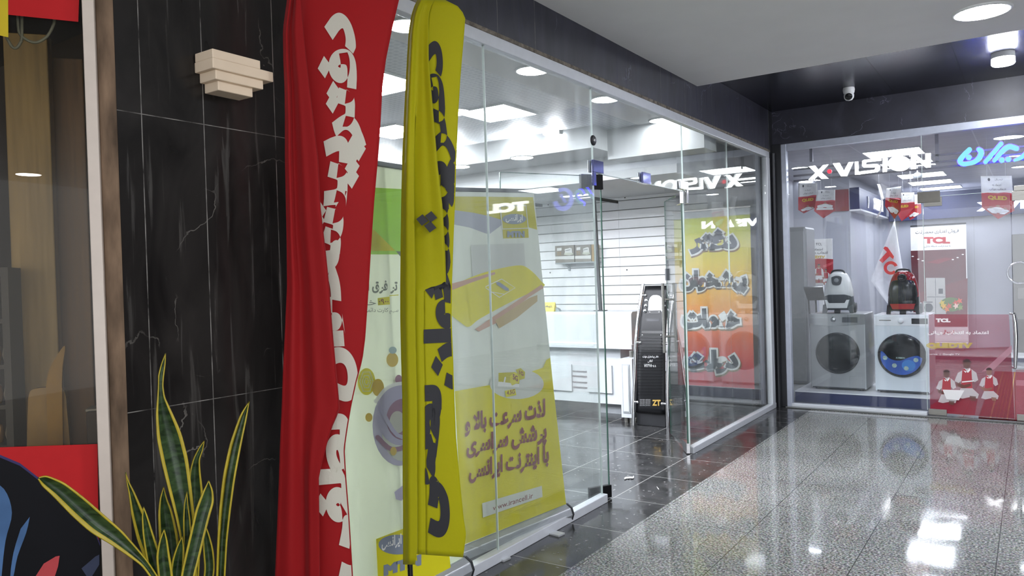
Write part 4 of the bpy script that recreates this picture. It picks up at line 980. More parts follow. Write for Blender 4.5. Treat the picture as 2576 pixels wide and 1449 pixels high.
for i, y in enumerate((933, 945, 960, 973)):
    a, b = onY(1441, y, yf + .05), onY(1477, y, yf + .05); MB().box((a.x, yf + .050, a.z - .005), (b.x, yf + .058, a.z + .005)).build('trim_bar', CHROME, ct)
xk = onY(1604, 830, yf + .2).x
cab = thing('side_cabinet', 'narrow white cabinet on round feet under the counter end', 'cabinet', (-3.44, 7.2, 0))
a, b = onY(1559, 898, 7.04), onY(1592, 1058, 7.04)
MB().box((a.x, 7.04, .05), (b.x + .01, 7.36, .655)).build('body', LAC, cab, .004)
MB().box((a.x + .022, 7.033, .10), (b.x - .02, 7.039, .60)).build('door', LACG, cab, .002); MB().box((a.x + .034, 7.028, .115), (b.x - .032, 7.0335, .585)).build('door_panel', LAC, cab, .002)
for x in (a.x + .04, b.x - .03):
    for y in (7.08, 7.32): MB().lathe((x, y, 0), (0, 0, 1), [(.022, 0), (.022, .05)], 16).build('foot', STEEL, cab)
MB().tube([((a.x + b.x) / 2, 7.2, .655), ((a.x + b.x) / 2, 7.2, .72)], .03, 16).build('pivot', STEEL, cab)
# card on the counter, stapler-like grey thing beside it
a, b = onY(1352, 757, yf + .06), onY(1393, 782, yf + .06)
cd = thing('desk_sign', 'small yellow desk sign with Persian lettering on the white counter', 'sign', ((a.x + b.x) / 2, yf + .08, zt))
MB().prism([(a.x, yf + .06, zt + .002), (a.x, yf + .10, zt + .105), (a.x, yf + .14, zt + .002)], (b.x - a.x, 0, 0)).build('card', mat('card_yellow', 'd8c23a', .5), cd)
nrm = V((0, -.103, .04)).normalized()
s = Sheet(lambda x, y, h: onP(x, y, V((a.x, yf + .06, zt + .002)) + nrm * (.001 + h), nrm)); s.text('بیمه سا', mat('print_black', '1b1b1d', .5), 1350, 763, 1387, 775, .02); s.line([(1352, 772), (1391, 772)], 1.2, mat('print_black', '1b1b1d', .5), 0); s.build('lettering', cd)
c = onY(1400, 783, yf + .12); tp = thing('tape_dispenser', 'grey rounded tape dispenser beside the yellow desk sign', 'tape dispenser', (c.x, yf + .12, zt))
MB().prism([(c.x + x, yf + .10, zt + z) for x, z in smooth2([(-.04, .0), (-.04, .03), (-.01, .045), (.03, .03), (.05, .0)], 4)], (0, .05, 0)).build('body', mat('tape_grey', '8d979b', .35), tp, .004)
# slim black posts with an arm each, standing on the counter
def post(px_t, py_t, px_b, arm_px, label, group):
    Y = yf + .22; t_ = onY(px_t, py_t, Y); b_ = onY(px_b, 783, Y); b_.z = zt
    r = thing('display_post', label, 'post', b_, group)
    MB().obox((t_ + b_) / 2, (.017, 0, 0), (0, .017, 0), (t_ - b_) / 2).build('upright', BLACKM, r, .002)
    e = onX(arm_px[0], arm_px[1], t_.x); MB().obox((t_ + e) / 2 + V((0, 0, .0)), (0, (e.y - t_.y) / 2, 0), (.016, 0, 0), (0, 0, .018)).build('arm', BLACKM, r, .002)
    MB().box((b_.x - .06, Y - .05, zt), (b_.x + .06, Y + .05, zt + .008)).build('foot', BLACKM, r); return r
post(1494, 500, 1511, (1552, 508), 'tall black post with a horizontal arm standing on the counter', 'black posts on the counter')
post(1300, 509, 1330, (1362, 518), 'black post mostly hidden behind the yellow phone banner, its arm tip showing', 'black posts on the counter')
# modem boxes on a slat-wall shelf
YS = YE + .018
a, b = onY(1396, 652, YS - .14), onY(1497, 656, YS - .14)
sh = thing('slat_shelf', 'small grey bracket shelf on the slatted wall under two product boxes', 'shelf', ((a.x + b.x) / 2, YS, b.z))
zsf = b.z - .006
MB().box((a.x + .02, YS - .17, zsf - .018), (b.x + .02, YS, zsf)).build('board', mat('shelf_grey', '9aa0a0', .4), sh, .002)
for x in (a.x + .13, b.x - .03): MB().prism([(x, YS, zsf - .018), (x, YS - .14, zsf - .018), (x, YS - .03, zsf - .055), (x, YS - .02, zsf - .11), (x, YS, zsf - .11)], (.025, 0, 0)).build('bracket', mat('shelf_grey', '9aa0a0', .4), sh)
TAUP = mat('box_taupe', '7c7468', .5); OCH = mat('box_ochre', '9c7a2c', .5)
def modem(xa, xb, ya, yb, label, sidecol=None):
    a, b = onY(xa, ya, YS - .15), onY(xb, yb, YS - .15)
    r = thing('product_box', label, 'box', ((a.x + b.x) / 2, YS - .09, zsf), 'product boxes on the slat-wall shelf')
    MB().box((a.x, YS - .15, zsf + .0005), (b.x, YS - .03, a.z)).build('carton', TAUP, r, .002)
    fn = lambda x, y, h: onY(x, y, YS - .151 - h)
    s = Sheet(fn); W_, H_ = xb - xa, yb - ya; q = lambda u, v: (xa + u * W_, ya + v * H_)
    s.area([q(.01, .80), q(.99, .74), q(.99, 1.0), q(.01, 1.0)], BWH); s.area([q(.10, .16), q(.34, .13), q(.34, .34), q(.10, .37)], BWH)
    s.area([q(.5, .25), q(.78, .13), q(.86, .18), q(.88, .52), q(.52, .60)], BWH); s.line([q(.54, .36), q(.78, .28)], 1.3, BLACKM); s.area([q(.46, .66), q(.5, .5), q(.90, .52), q(.94, .62), q(.74, .72)], BLT)
    for u in (.16, .28):
        for v in (.5, .66): s.area(ell(*q(u, v), 1.8, 1.8, 10), OCH)
    s.build('printed_front', r); return r
modem(1396, 1445, 619, 652, 'modem carton at the banner end of the slat-wall shelf')
modem(1446, 1487, 617, 651, 'modem carton with an orange flash beside the black post')
a, b = onY(1487, 615, YS - .15), onY(1497, 651, YS - .15); r = thing('product_box', 'thin ochre carton edge behind the black post on the shelf', 'box', ((a.x + b.x) / 2, YS - .09, zsf), 'product boxes on the slat-wall shelf')
MB().box((a.x + .002, YS - .15, zsf + .0005), (b.x, YS - .03, a.z)).build('carton', OCH, r, .002)
# breaker box on the slats
a, b = onY(1672, 613, YS - .05), onY(1712, 650, YS - .05)
r = thing('breaker_box', 'white breaker box with a dark window on the slatted wall', 'breaker box', ((a.x + b.x) / 2, YS, (a.z + b.z) / 2))
MB().box((a.x, YS - .06, b.z), (b.x, YS, a.z)).build('case', GLOSSW, r, .005)
c0, c1 = onY(1677, 621, YS - .062), onY(1704, 643, YS - .062); MB().box((c0.x, YS - .068, c1.z), (c1.x, YS - .060, c0.z)).build('window', mat('smoked_plastic', '3a3d40', .15), r, .002)
MB().box((c0.x + .03, YS - .072, c1.z + .02), (c1.x - .03, YS - .067, c0.z - .02)).build('breaker_row', mat('breaker_grey', '5a5d5e', .3), r)
for px, py in ((1572, 497), (1577, 679), (1379, 515), (1384, 686)):
    c = onY(px, py, YS); o = MB().lathe((c.x, YS + .004, c.z), (0, -1, 0), [(.011, 0), (.009, .006), (0, .007)], 12).build('screw_hole_cap', DGREY)
    tag(o, 'dark screw cap on the slatted wall, ' + {1572: 'upper one by the black arm tip', 1577: 'lower one above the counter', 1379: 'upper one beside the banner', 1384: 'lower one beside the banner'}[px], 'screw cap', 'screw caps on the slatted wall')

# queue ticket kiosk
k = thing('ticket_kiosk', 'black queue-ticket kiosk between two curved chrome poles', 'kiosk', (-3.16, 7.16, 0))
kb = MB().box((-3.315, 6.985, 0.0), (-3.005, 7.39, .165)); kb.build('base', BLACKM, k, .006)
def kpt(x, y): return onP(x, y, V((0, 6.96, .1)), V((0, -1, .20)).normalized())
pn = V((0, -1, .20)).normalized()
prof = [(.13, 6.975), (.40, 7.00), (.75, 7.04), (1.0, 7.10), (1.22, 7.18), (1.385, 7.26)]
def ky(z):
    return table([(p[0], p[1]) for p in prof], z)[0]
def kx(px, py):
    z = 1.0
    for _ in range(6):
        p = onY(px, py, ky(z)); z = max(.0, p.z)
    return p
zs = [.13 + i * (1.385 - .13) / 24 for i in range(25)]
pl_, pr_ = kx(1601, 1029), kx(1674, 1031); tl_, tr_ = kx(1623, 724), kx(1686, 724)
rows_ = []
for z in zs:
    t_ = (z - .13) / (1.385 - .13); xa, xb = lerp(pl_.x, tl_.x, t_), lerp(pr_.x, tr_.x, t_); rows_.append([V((lerp(xa, xb, j / 6), ky(z), z)) for j in range(7)])
MB().sheet(rows_).build('front_panel', mat('kiosk_black', '0b0c0f', .4, spec=.3), k, solid=.022)
for sx, (bx, tx), nm in ((-1, (1593, 1617), 'l'), (1, (1680, 1699), 'r')):
    b_ = onZ(bx, 1070 if sx < 0 else 1076, .0); tp_ = onY(tx, 714, 7.25)
    pts = []
    for i in range(13):
        t_ = i / 12; z = t_ * tp_.z; pts.append(V((lerp(b_.x, tp_.x, t_), lerp(b_.y, ky(max(.13, z)) - .005, min(1, t_ * 3)), z)))
    MB().tube(pts, .017, 16).build('pole', CHROME, k)
    for y in (733, 865, 1000):
        i = min(range(13), key=lambda i: abs(pts[i].z - {733: 1.33, 865: .80, 1000: .27}[y])); p = pts[i]
        MB().tube([p, p + V((-sx * .05, .0, 0))], .012, 10).lathe(p + V((-sx * .05, -.012, 0)), (0, -1, 0), [(.014, 0), (.014, .006), (0, .008)], 14).build('clamp', CHROME, k)
ks = Sheet(lambda x, y, h: (lambda p: V((p.x, p.y - .0125 - h, p.z)))(kx(x, y)))
KSIL = mat('kiosk_silver', 'b9bdc0', .3, .5, var=.05); KDK = mat('kiosk_edge', '060608', .25)
ks.area([(1632, 781), (1633, 758), (1637, 748), (1643, 743), (1652, 742), (1660, 744), (1666, 750), (1667, 760), (1666, 780)], KSIL)
ks.area([(1630, 781), (1663, 781), (1662, 789), (1629, 789)], KDK); ks.area([(1629, 801), (1660, 801), (1659, 808), (1628, 808)], mat('kiosk_slot', '2b2c30', .2))
ks.area([(1616, 832), (1672, 832), (1672, 839), (1615, 838)], KDK)
GOLD = mat('gold_print', 'c9a758', .35, .4); PRW = mat('print_light', 'd5d6d6', .5)
ks.text('دفتر پیشخوان دولت', PRW, 1618, 893, 1658, 901, .02); ks.text('لطفی', PRW, 1631, 904, 1643, 912, .02); ks.text('۷۲۳۷۱۰۵۵', PRW, 1622, 915, 1652, 923, .02)
for i in range(5): ks.text('شماره تماس خدمات دولت', PRW, 1611, 1003 + i * 3.6, 1638, 1006 + i * 3.6, 0)
ks.text('ZT', GOLD, 1643, 1005, 1664, 1020, .05)
for i in range(20): ks.line([(1606 + .0, 848 + i * 7.6), (1670, 848 + i * 7.6)], .8, KDK, 0)
ks.build('printed_face', k)
for i, (x, y) in enumerate(((1627, 756), (1626, 769), (1624, 782), (1672, 756), (1671, 769), (1669, 782))):
    p = kx(x, y); MB().lathe(p + V((0, -.011, 0)), (0, -1, .2), [(.022, 0), (.021, .008), (.012, .012), (0, .013)], 20).build('push_button', CHROME, k)
for x, y in ((1636, 785), (1659, 785), (1617, 843), (1664, 843)):
    p = kx(x, y); MB().lathe(p + V((0, -.011, 0)), (0, -1, .2), [(.008, 0), (.006, .004), (0, .005)], 12).build('screw', CHROME, k)

# office sign banner by the glass: yellow to red
YQ = 8.46
def grad_mat():
    m, t, o = newmat('sunset_print'); p = bsdf(t, o, 'c9a02a', .45); tc = N(t, 'TexCoord'); sx = N(t, 'SeparateXYZ'); L(t, tc.outputs['Generated'], sx.inputs[0])
    r = N(t, 'ValToRGB'); L(t, sx.outputs[2], r.inputs[0]); e = r.color_ramp.elements
    for i, (ps, c) in enumerate(((0, 'c2303c'), (.12, 'c43a3a'), (.30, 'd0602a'), (.52, 'dca022'), (.70, 'd9c022'), (.90, 'bcc41e'), (.955, 'bcc41e'), (.96, 'c8cbc8'))):
        q = e[i] if i < 2 else e.new(ps); q.position = ps; q.color = lin(c)
    L(t, r.outputs[0], p.inputs['Base Color']); return m
qa, qb, qc, qd_ = onY(1704, 536, YQ), onY(1886, 517, YQ), onY(1884, 978, YQ), onY(1706, 970, YQ)
r = thing('standing_banner', 'yellow-to-red standing banner with outlined Persian words behind the end glass', 'banner', ((qa.x + qb.x) / 2, YQ, 0))
zt_, zb_ = (qa.z + qb.z) / 2, qc.z
MB().box((qd_.x, YQ, zb_), (qb.x, YQ + .003, zt_)).build('sheet', grad_mat(), r)
MB().box((qd_.x - .01, YQ - .004, zt_ - .012), (qb.x + .01, YQ + .012, zt_ + .012)).build('top_rail', STEEL, r, .003)
MB().box((qd_.x + .05, YQ - .01, 0), (qb.x - .02, YQ + .10, zb_ + .004)).build('base', mat('banner_base', '3d3e42', .3), r, .01)
MB().tube([((qa.x + qb.x) / 2, YQ + .03, .1), ((qa.x + qb.x) / 2, YQ + .014, zt_)], .009, 10).build('support_pole', STEEL, r)
s = Sheet(lambda x, y, h: onY(x, y, YQ - .001 - h)); POUT = mat('print_outline', 'd6d8d4', .5); PIN = mat('print_charcoal', '2c3134', .5)
PSH = mat('print_drop_brown', '7a5a20', .5)
for txt, x0, y0, x1, y1 in (('دفتر', 1735, 576, 1854, 640), ('پیشخوان', 1712, 680, 1880, 738), ('خدمات', 1716, 776, 1861, 824), ('دولت', 1722, 880, 1857, 940)):
    tw, th = x1 - x0, y1 - y0
    for bold, m_, g_, off in ((.15, PSH, 6, 3.5), (.145, POUT, 5.5, 0), (.075, PIN, .5, 0)):
        s.text(txt, m_, x0 - g_ + off * .6, y0 - g_ + off, x1 + g_ + off * .6, y1 + g_ + off, bold)
s.build('printed_words', r)
# black pole leaning in the corner
a, b = onY(1893, 548, 8.68), onZ(1922, 1016, .0)
r = thing('leaning_pole', 'long dark pole leaning in the office corner beside the sunset-coloured banner', 'pole', b)
MB().tube([V((a.x, 8.84, a.z)), V((b.x, 8.60, 0.01))], .014, 12).build('shaft', BLACKM, r)
MB().lathe((b.x, 8.60, 0.0), (0, 0, 1), [(.018, 0), (.02, .04), (.016, .05)], 12).build('rubber_tip', BLACK, r)
# scrap of paper on the tiles
c = onZ(1582, 1200, .001); o = MB().sheet([[onZ(x, y, .002 + .006 * abs(sin(i * 1.2))), onZ(x + 1, y + 4, .002 + .006 * abs(sin(i * 1.2)))] for i, (x, y) in enumerate(smooth2([(1570, 1203), (1574, 1200), (1584, 1199), (1592, 1199), (1594, 1196)], 4))]).build('paper_scrap', mat('paper_white', 'eeeeea', .7), solid=.0006)
tag(o, 'curled white paper scrap on the dark tiles by the doorway', 'paper scrap')
o = MB().sheet([[onZ(x, y, .002 + .003 * abs(sin(i * 1.7))), onZ(x + 1, y + 3, .002)] for i, (x, y) in enumerate([(1652, 1223), (1654, 1226), (1657, 1229)])]).build('paper_scrap', mat('paper_white', 'eeeeea', .7), solid=.0006)
tag(o, 'tiny paper crumb on the dark tiles nearer the granite', 'paper scrap')

# ================================================================== APPLIANCE SHOP
# illuminated signs on steel bars just behind the shop glass
YG = YR + .14
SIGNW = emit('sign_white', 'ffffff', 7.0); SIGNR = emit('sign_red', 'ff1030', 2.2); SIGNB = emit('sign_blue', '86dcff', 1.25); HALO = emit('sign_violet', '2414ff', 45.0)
R8 = lambda x, y: (1900 + x / 3.6228, 300 + y / 3.6228)
R9 = lambda x, y: (2280 + x / 5.574, 300 + y / 5.574)
def letter(name, outl, m, root, depth=.035, holes=(), side=None, Y=YG):
    f = [onY(x, y, Y) for x, y in outl]; mb = MB().poly(f, [[onY(x, y, Y) for x, y in h] for h in holes])
    n = len(f); d = V((0, depth, 0)); mb.add(f + [p + d for p in f], [(i, (i + 1) % n, n + (i + 1) % n, n + i) for i in range(n)], 1)
    mb.poly([p + d for p in f], [], 1); return mb.build(name, [m, side or GLOSSW], root)
sg = thing('letter_sign', 'white glowing letter sign with a red dot behind the appliance shop glass', 'sign', onY(2180, 410, YG))
T8 = lambda pts: [R8(*p) for p in pts]
letter('letter', T8([(487, 430), (545, 422), (575, 462), (617, 418), (668, 411), (604, 484), (668, 541), (604, 543), (572, 514), (535, 548), (484, 551), (548, 488)]), SIGNW, sg)
letter('dot', T8(ell(676, 475, 21, 20, 20)), SIGNR, sg)
letter('letter', T8([(706, 403), (768, 397), (806, 474), (850, 392), (896, 388), (836, 518), (782, 520)]), SIGNW, sg)
letter('letter', T8([(906, 388), (938, 385), (940, 478), (962, 476), (962, 503), (908, 506)]), SIGNW, sg)
letter('letter', T8([(974, 380), (990, 370), (1150, 354), (1150, 378), (1012, 392), (1008, 412), (1110, 408), (1138, 424), (1136, 462), (1112, 482), (966, 500), (966, 474), (1088, 460), (1094, 438), (990, 440), (972, 426)]), SIGNW, sg)
letter('letter', T8([(1160, 353), (1206, 350), (1206, 420), (1200, 478), (1160, 482)]), SIGNW, sg)
letter('letter', T8(ell(1312, 403, 104, 70, 36)), SIGNW, sg, holes=[T8(ell(1314, 398, 62, 38, 28))])
letter('letter', T8([(1418, 322), (1462, 318), (1550, 392), (1550, 312), (1600, 308), (1600, 438), (1556, 442), (1466, 366), (1466, 452), (1418, 456)]), SIGNW, sg)
BARM = mat('sign_bar', '6a6670', .4, .6)
br = MB()
for ya, yb in ((505, 385), (588, 503), (672, 575)):
    pa, pb = onY(*R9(320, ya), YG + .05), onY(*R9(1650, yb), YG + .05); pa.x = -2.2
    pb.x = 1.9; z = (pa.z + pb.z) / 2; br.box((pa.x, YG + .056, z - .010), (pb.x, YG + .076, z + .010))
br.build('support_bars', BARM, sg)
for px in (2040, 2357):
    p = onY(px, 395, YG + .05); MB().box((p.x - .016, YG + .056, p.z - .05), (p.x + .016, YG + .076, 2.9)).build('hanger', BARM, sg)
bs = thing('script_sign', 'blue neon Persian word sign with a violet glow behind the shop glass', 'sign', onY(2530, 390, YG))
T9 = lambda pts: [R9(*p) for p in pts]
def neon(pts, wd, nm='stroke'):
    W_ = list(wd) if isinstance(wd, list) else [wd] * len(pts); P = pts
    if len(pts) > 2:
        P = smooth2(pts, 5); W_ = [lerp(W_[i], W_[min(i + 1, len(W_) - 1)], j / 5) for i in range(len(pts) - 1) for j in range(5)] + [W_[-1]]
    o2 = [R9(p.x, p.y) for p in stroke2(P, W_, 8)]; letter(nm, o2, SIGNB, bs, .03)
    o3 = [R9(p.x, p.y) for p in stroke2(P, [q + 9 for q in W_], 8)]
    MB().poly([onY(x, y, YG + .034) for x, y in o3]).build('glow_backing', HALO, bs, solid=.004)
    MB().poly([onY(x, y, YG + .042) for x, y in o3]).build('light_blocker', DGREY, bs, solid=.004)  # plate added behind the strokes to block violet light from the pennants
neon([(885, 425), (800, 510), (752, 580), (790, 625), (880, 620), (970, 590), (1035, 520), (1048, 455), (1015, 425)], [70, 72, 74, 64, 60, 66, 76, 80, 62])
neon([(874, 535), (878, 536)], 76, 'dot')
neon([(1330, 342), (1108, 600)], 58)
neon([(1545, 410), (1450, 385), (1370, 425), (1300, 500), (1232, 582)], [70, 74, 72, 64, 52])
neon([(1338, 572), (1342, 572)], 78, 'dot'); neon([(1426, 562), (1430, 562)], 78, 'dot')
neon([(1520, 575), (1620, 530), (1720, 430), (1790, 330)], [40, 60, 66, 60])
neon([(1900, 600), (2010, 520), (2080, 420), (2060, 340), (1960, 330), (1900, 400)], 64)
EMB = emit('sign_emblem', '8a8cff', 3.0)
mb = MB(); cE, rE_ = V((.385, YG, 2.545)), .155
pE = lambda u, v, d=0: cE + V((u * rE_, d, v * rE_))
for d in (0, .03): mb.poly([pE(cos(a), sin(a), d) for a in [radians(60 + 290 * i / 30) for i in range(31)]] + [pE(.66 * cos(a), .66 * sin(a) + .06, d) for a in [radians(350 - 290 * i / 30) for i in range(31)]])
for d in (0, .03): mb.poly([pE(x, y, d) for x, y in ((-.30, -.26), (-.14, -.32), (.30, .40), (.14, .52))])
mb.build('emblem', EMB, bs)
# a further white sign beyond the frame, seen only as a reflection in the office glass
ts = thing('letter_sign', 'white glowing three-letter sign further along the appliance shop front', 'sign', (1.3, YG, 2.5))
mb = MB(); lay(mb, 'TCL', lambda u, v: V((u, YG, v)), 0, .07, (.945, 2.44, 1.645, 2.575)); lay(mb, 'TCL', lambda u, v: V((u, YG + .03, v)), 0, .07, (.945, 2.44, 1.645, 2.575)); mb.build('lettering', SIGNW, ts)

# display plinth with two washing machines and two vacuum cleaners
ZP = .127
pt = thing('display_plinth', 'low white display plinth with a navy front behind the shop glass', 'plinth', (-1.6, 9.3, 0))
MB().box((-2.28, 9.01, 0.0), (-.70, 9.95, ZP - .012)).build('navy_front', NAVY, pt); MB().box((-2.28, 9.0, ZP - .012), (-.69, 9.96, ZP)).build('white_top', GLOSSW, pt, .002)
def washer(label, x0, x1, y, h, body, dark, silver):
    r = thing('washing_machine', label, 'washing machine', ((x0 + x1) / 2, y + .28, ZP)); W_ = x1 - x0; cx = (x0 + x1) / 2; d = .55; z0 = ZP + .018; z1 = ZP + h
    MB().box((x0, y, z0), (x1, y + d, z1 - (.0 if silver else .012))).build('body', body, r, .012)
    if not silver: MB().box((x0 - .002, y + .004, z1 - .013), (x1 + .002, y + d, z1)).build('top_lid', GLOSSW, r, .005)
    for sx in (x0 + .06, x1 - .06):
        for sy in (y + .06, y + d - .06): MB().lathe((sx, sy, ZP), (0, 0, 1), [(.022, 0), (.022, .02)], 12).build('foot', BLACKM, r)
    pz = z1 - .125
    if silver:
        MB().prism([(x0 + .0, y - .004, z1 - .004), (x1, y - .004, z1 - .004), (x1, y - .004, pz + .01), (cx + .1, y - .004, pz - .01), (cx - .1, y - .004, pz - .014), (x0, y - .004, pz + .005)], (0, .012, 0)).build('control_panel', mat('washer_panel_silver', 'a6a8a8', .18, .7), r, .003)
        kx_, dx0, dx1 = x0 + W_ * .44, x0 + W_ * .60, x1 - W_ * .13
    else:
        MB().box((x0 + .004, y - .004, pz + .006), (x1 - .004, y + .01, z1 - .016)).build('control_panel', GLOSSW, r, .003)
        MB().box((x0 + W_ * .10, y - .008, pz + .062), (x0 + W_ * .32, y, pz + .072)).build('drawer_grip', STEEL, r, .002)
        kx_, dx0, dx1 = x0 + W_ * .5, x0 + W_ * .69, x1 - .012
    kz = pz + .062
    MB().lathe((kx_, y - .004, kz), (0, -1, 0), [(.030, 0), (.030, .006), (.025, .022), (.022, .026), (0, .026)], 28).build('dial', CHROME if silver else GLOSSW, r)
    MB().box((dx0, y - .007, pz + .028), (dx1, y, pz + .088)).build('display', BLACK if not silver else DGREY, r, .002)
    dz = ZP + h * .485; R_ = W_ * (.395 if silver else .44)
    dr = MB().lathe((cx, y, dz), (0, -1, 0), [(R_, 0), (R_, .012), (R_ * .97, .026), (R_ * .90, .034)], 56, 0, True, False).build('door', dark[0], r)
    MB().lathe((cx, y - .030, dz), (0, -1, 0), [(R_ * .92, 0), (R_ * .88, .008), (R_ * .5, .016), (0, .018)], 48).build('door_glass', dark[1], dr)
    MB().box((x1 - W_ * .30, y - .003, ZP + .045), (x1 - .05, y, ZP + .16)).build('filter_flap', body, r, .002)
    MB().box((x0 + .02, y - .002, z0 + .0), (x1 - .02, y + .002, z0 + .014)).build('kick_strip', DGREY, r)
    return r, cx, dz, R_
SILV = mat('washer_silver', 'a9abab', .36, .6, var=.03); WWH = mat('washer_white', 'dfe6ea', .28, var=.01)
GLD = mat('door_smoked', '101215', .15, spec=.2)
washer('silver-grey washing machine on the display plinth under the white vacuum cleaner', -2.155, -1.560, 9.23, .868, SILV, (mat('door_ring_grey', '2a2b2e', .25, .5), GLD), True)
wr, cx, dz, R_ = washer('white washing machine with a blue door sticker under the red vacuum cleaner', -1.468, -.928, 9.21, .858, WWH, (mat('door_ring_dark', '2a2c30', .2, .6), GLD), False)
wave = [(-.93, .16), (-.86, .20), (-.74, .12), (-.55, -.10), (-.30, -.20), (.0, -.20), (.30, -.07), (.52, .0), (.74, .03), (.86, -.05)]
rim = [(.86 * cos(a) , .86 * sin(a)) for a in [-.08 - i * (pi - .22) / 24 for i in range(25)]]
outl = [(x * .93, y) for x, y in smooth2(wave, 3)]; outl = [(max(-.845, min(.85, x)), y) for x, y in outl] + rim
sf = lambda u, v, h=0: V((cx + u * R_, 9.21 - .0325 - .018 * max(0, 1 - (u * u + v * v)) ** .5 - .006 - h, dz + v * R_))
mb = MB(); BST = mat('sticker_ocean', '1d55b0', .3, var=.25, scale=7); BS2 = mat('sticker_sky', '2f80cf', .3); PL = mat('sticker_icon', '9fb8b0', .4, var=.3, scale=40)
mb.prism([V((cx + x * R_, 9.21 - .0555, dz + y * R_)) for x, y in outl], (0, .001, 0))
def disc(cu, cv, ru, rv, mi, h): mb.poly([V((cx + (cu + ru * cos(a)) * R_, 9.21 - .0555 - h, dz + (cv + rv * sin(a)) * R_)) for a in [2 * pi * i / 20 for i in range(20)]], [], mi)
disc(.30, -.42, .28, .26, 1, .001)
for u, v in ((-.66, -.10), (-.28, -.44), (.20, -.55), (.60, -.16)): disc(u, v, .10, .10, 2, .002)
lay(mb, 'X.VISION', lambda u, v: V((cx + u * R_, 9.21 - .0555, dz + v * R_)), 2, .05, (-.22, -.12, .16, -.05))
dr_ = [c for c in wr.children if c.name.startswith('door') and not c.name.startswith('door_g')][0]
mb.build('sticker', [BST, BS2, PL], dr_)

def vacuum(label, cx, cy_, z0, shell, base, panel, badge, red):
    """upright-standing canister cleaner: lofted shell"""
    r = thing('vacuum_cleaner', label, 'vacuum cleaner', (cx, cy_, z0)); A = 36
    def ring(z, w_, d_, oy=0, p=2.6):
        o = []
        for i in range(A):
            a = 2 * pi * i / A; c, s_ = cos(a), sin(a)
            o.append(V((cx + w_ * math.copysign(abs(c) ** (2 / p), c), cy_ + oy + d_ * math.copysign(abs(s_) ** (2 / p), s_), z0 + z)))
        return o
    MB().loft([ring(.035, .145, .105), ring(.06, .158, .115), ring(.14, .160, .118), ring(.19, .155, .116), ring(.24, .148, .112)]).build('lower_body', base, r)
    MB().loft([ring(.185, .152, .125, .0), ring(.20, .158, .130, .0), ring(.27, .150, .128), ring(.34, .136, .120), ring(.40, .118, .108), ring(.445, .095, .09), ring(.468, .066, .068), ring(.476, .03, .03)]).build('upper_shell', shell, r)
    f = cy_ - .118
    if red:
        MB().loft([ring(.15, .135, .06, -.075, 2.3), ring(.22, .146, .068, -.078, 2.3), ring(.30, .134, .064, -.076, 2.3), ring(.36, .112, .055, -.072, 2.3), ring(.39, .07, .035, -.070, 2.3)]).build('dust_window', BLACK, r)
        MB().lathe((cx + .0, f + .012, z0 + .395), (0, -1, .45), [(.048, 0), (.046, .02), (.030, .024), (.026, .010), (0, .008)], 28).build('hose_port', BLACK, r)
        MB().prism([(cx + x, f - .020, z0 + z) for x, z in ((-.125, .115), (.125, .115), (.108, .055), (-.100, .055))], (0, .03, 0)).build('front_panel', panel, r, .008)
    else:
        MB().prism([(cx + x, f - .012, z0 + z) for x, z in smooth2([(-.052, .415), (0, .432), (.052, .415), (.05, .36), (.03, .325), (-.03, .325), (-.05, .36), (-.052, .415)], 4)[:-1]], (0, .07, 0)).build('port_surround', badge, r, .004)
        MB().lathe((cx, f - .008, z0 + .378), (0, -1, .1), [(.028, 0), (.026, .012), (.02, .016), (0, .017)], 24).build('hose_port', mat('port_grey', '8f9394', .3), r)
        MB().prism([(cx + x, f - .018, z0 + z) for x, z in ((-.135, .195), (-.085, .215), (.085, .215), (.150, .195), (.150, .18), (.105, .165), (.085, .125), (-.085, .125), (-.10, .165), (-.135, .18))], (0, .04, 0)).build('front_grille', badge, r, .006)
        MB().prism([(cx + x, f - .022, z0 + z) for x, z in ((-.128, .155), (-.105, .155), (-.085, .118), (.085, .118), (.105, .155), (.132, .155), (.108, .06), (-.108, .06))], (0, .03, 0)).build('front_panel', panel, r, .006)
        MB().box((cx - .018, f - .006, z0 + .308), (cx + .018, f + .03, z0 + .318)).box((cx - .008, f - .010, z0 + .288), (cx + .008, f + .02, z0 + .296)).build('latch', panel, r)
    hp = [V((cx + x, cy_ - .03, z0 + z)) for x, z in smooth2([(-.072, .452), (-.055, .486), (0, .494), (.055, .486), (.072, .452)], 4)]
    MB().tube(hp, .011, 10).build('carry_handle', BLACK, r)
    for sx in (-1, 1):
        MB().prism([(cx + sx * x, cy_ - .10, z0 + z) for x, z in ((.10, .06), (.158, .10), (.168, .0), (.130, .0), (.118, .035))], (0, .06, 0)).build('foot', base, r, .004)
        MB().lathe((cx + sx * .150, cy_ + .07, z0 + .06), (sx, 0, 0), [(.058, 0), (.06, .01), (.055, .022), (0, .024)], 24).build('wheel', DGREY, r)
    MB().tube([(cx - .03, cy_ - .11, z0 + .02), (cx + .03, cy_ - .11, z0 + .02)], .022, 12).build('front_castor', BLACKM, r)
    return r
vacuum('white and grey vacuum cleaner standing upright on the silver washing machine', onY(2110, 790, 9.42).x, 9.46, ZP + .869, mat('vac_white', 'e9ebe8', .2), mat('vac_grey', '4c5258', .35), mat('vac_white', 'e9ebe8', .2), DGREY, False)
vacuum('red and black vacuum cleaner standing upright on the white washing machine', onY(2273, 788, 9.40).x, 9.46, ZP + .859, mat('vac_red', '8f0f1c', .12), BLACK, mat('vac_red_panel', '9c1a1e', .25), BLACK, True)

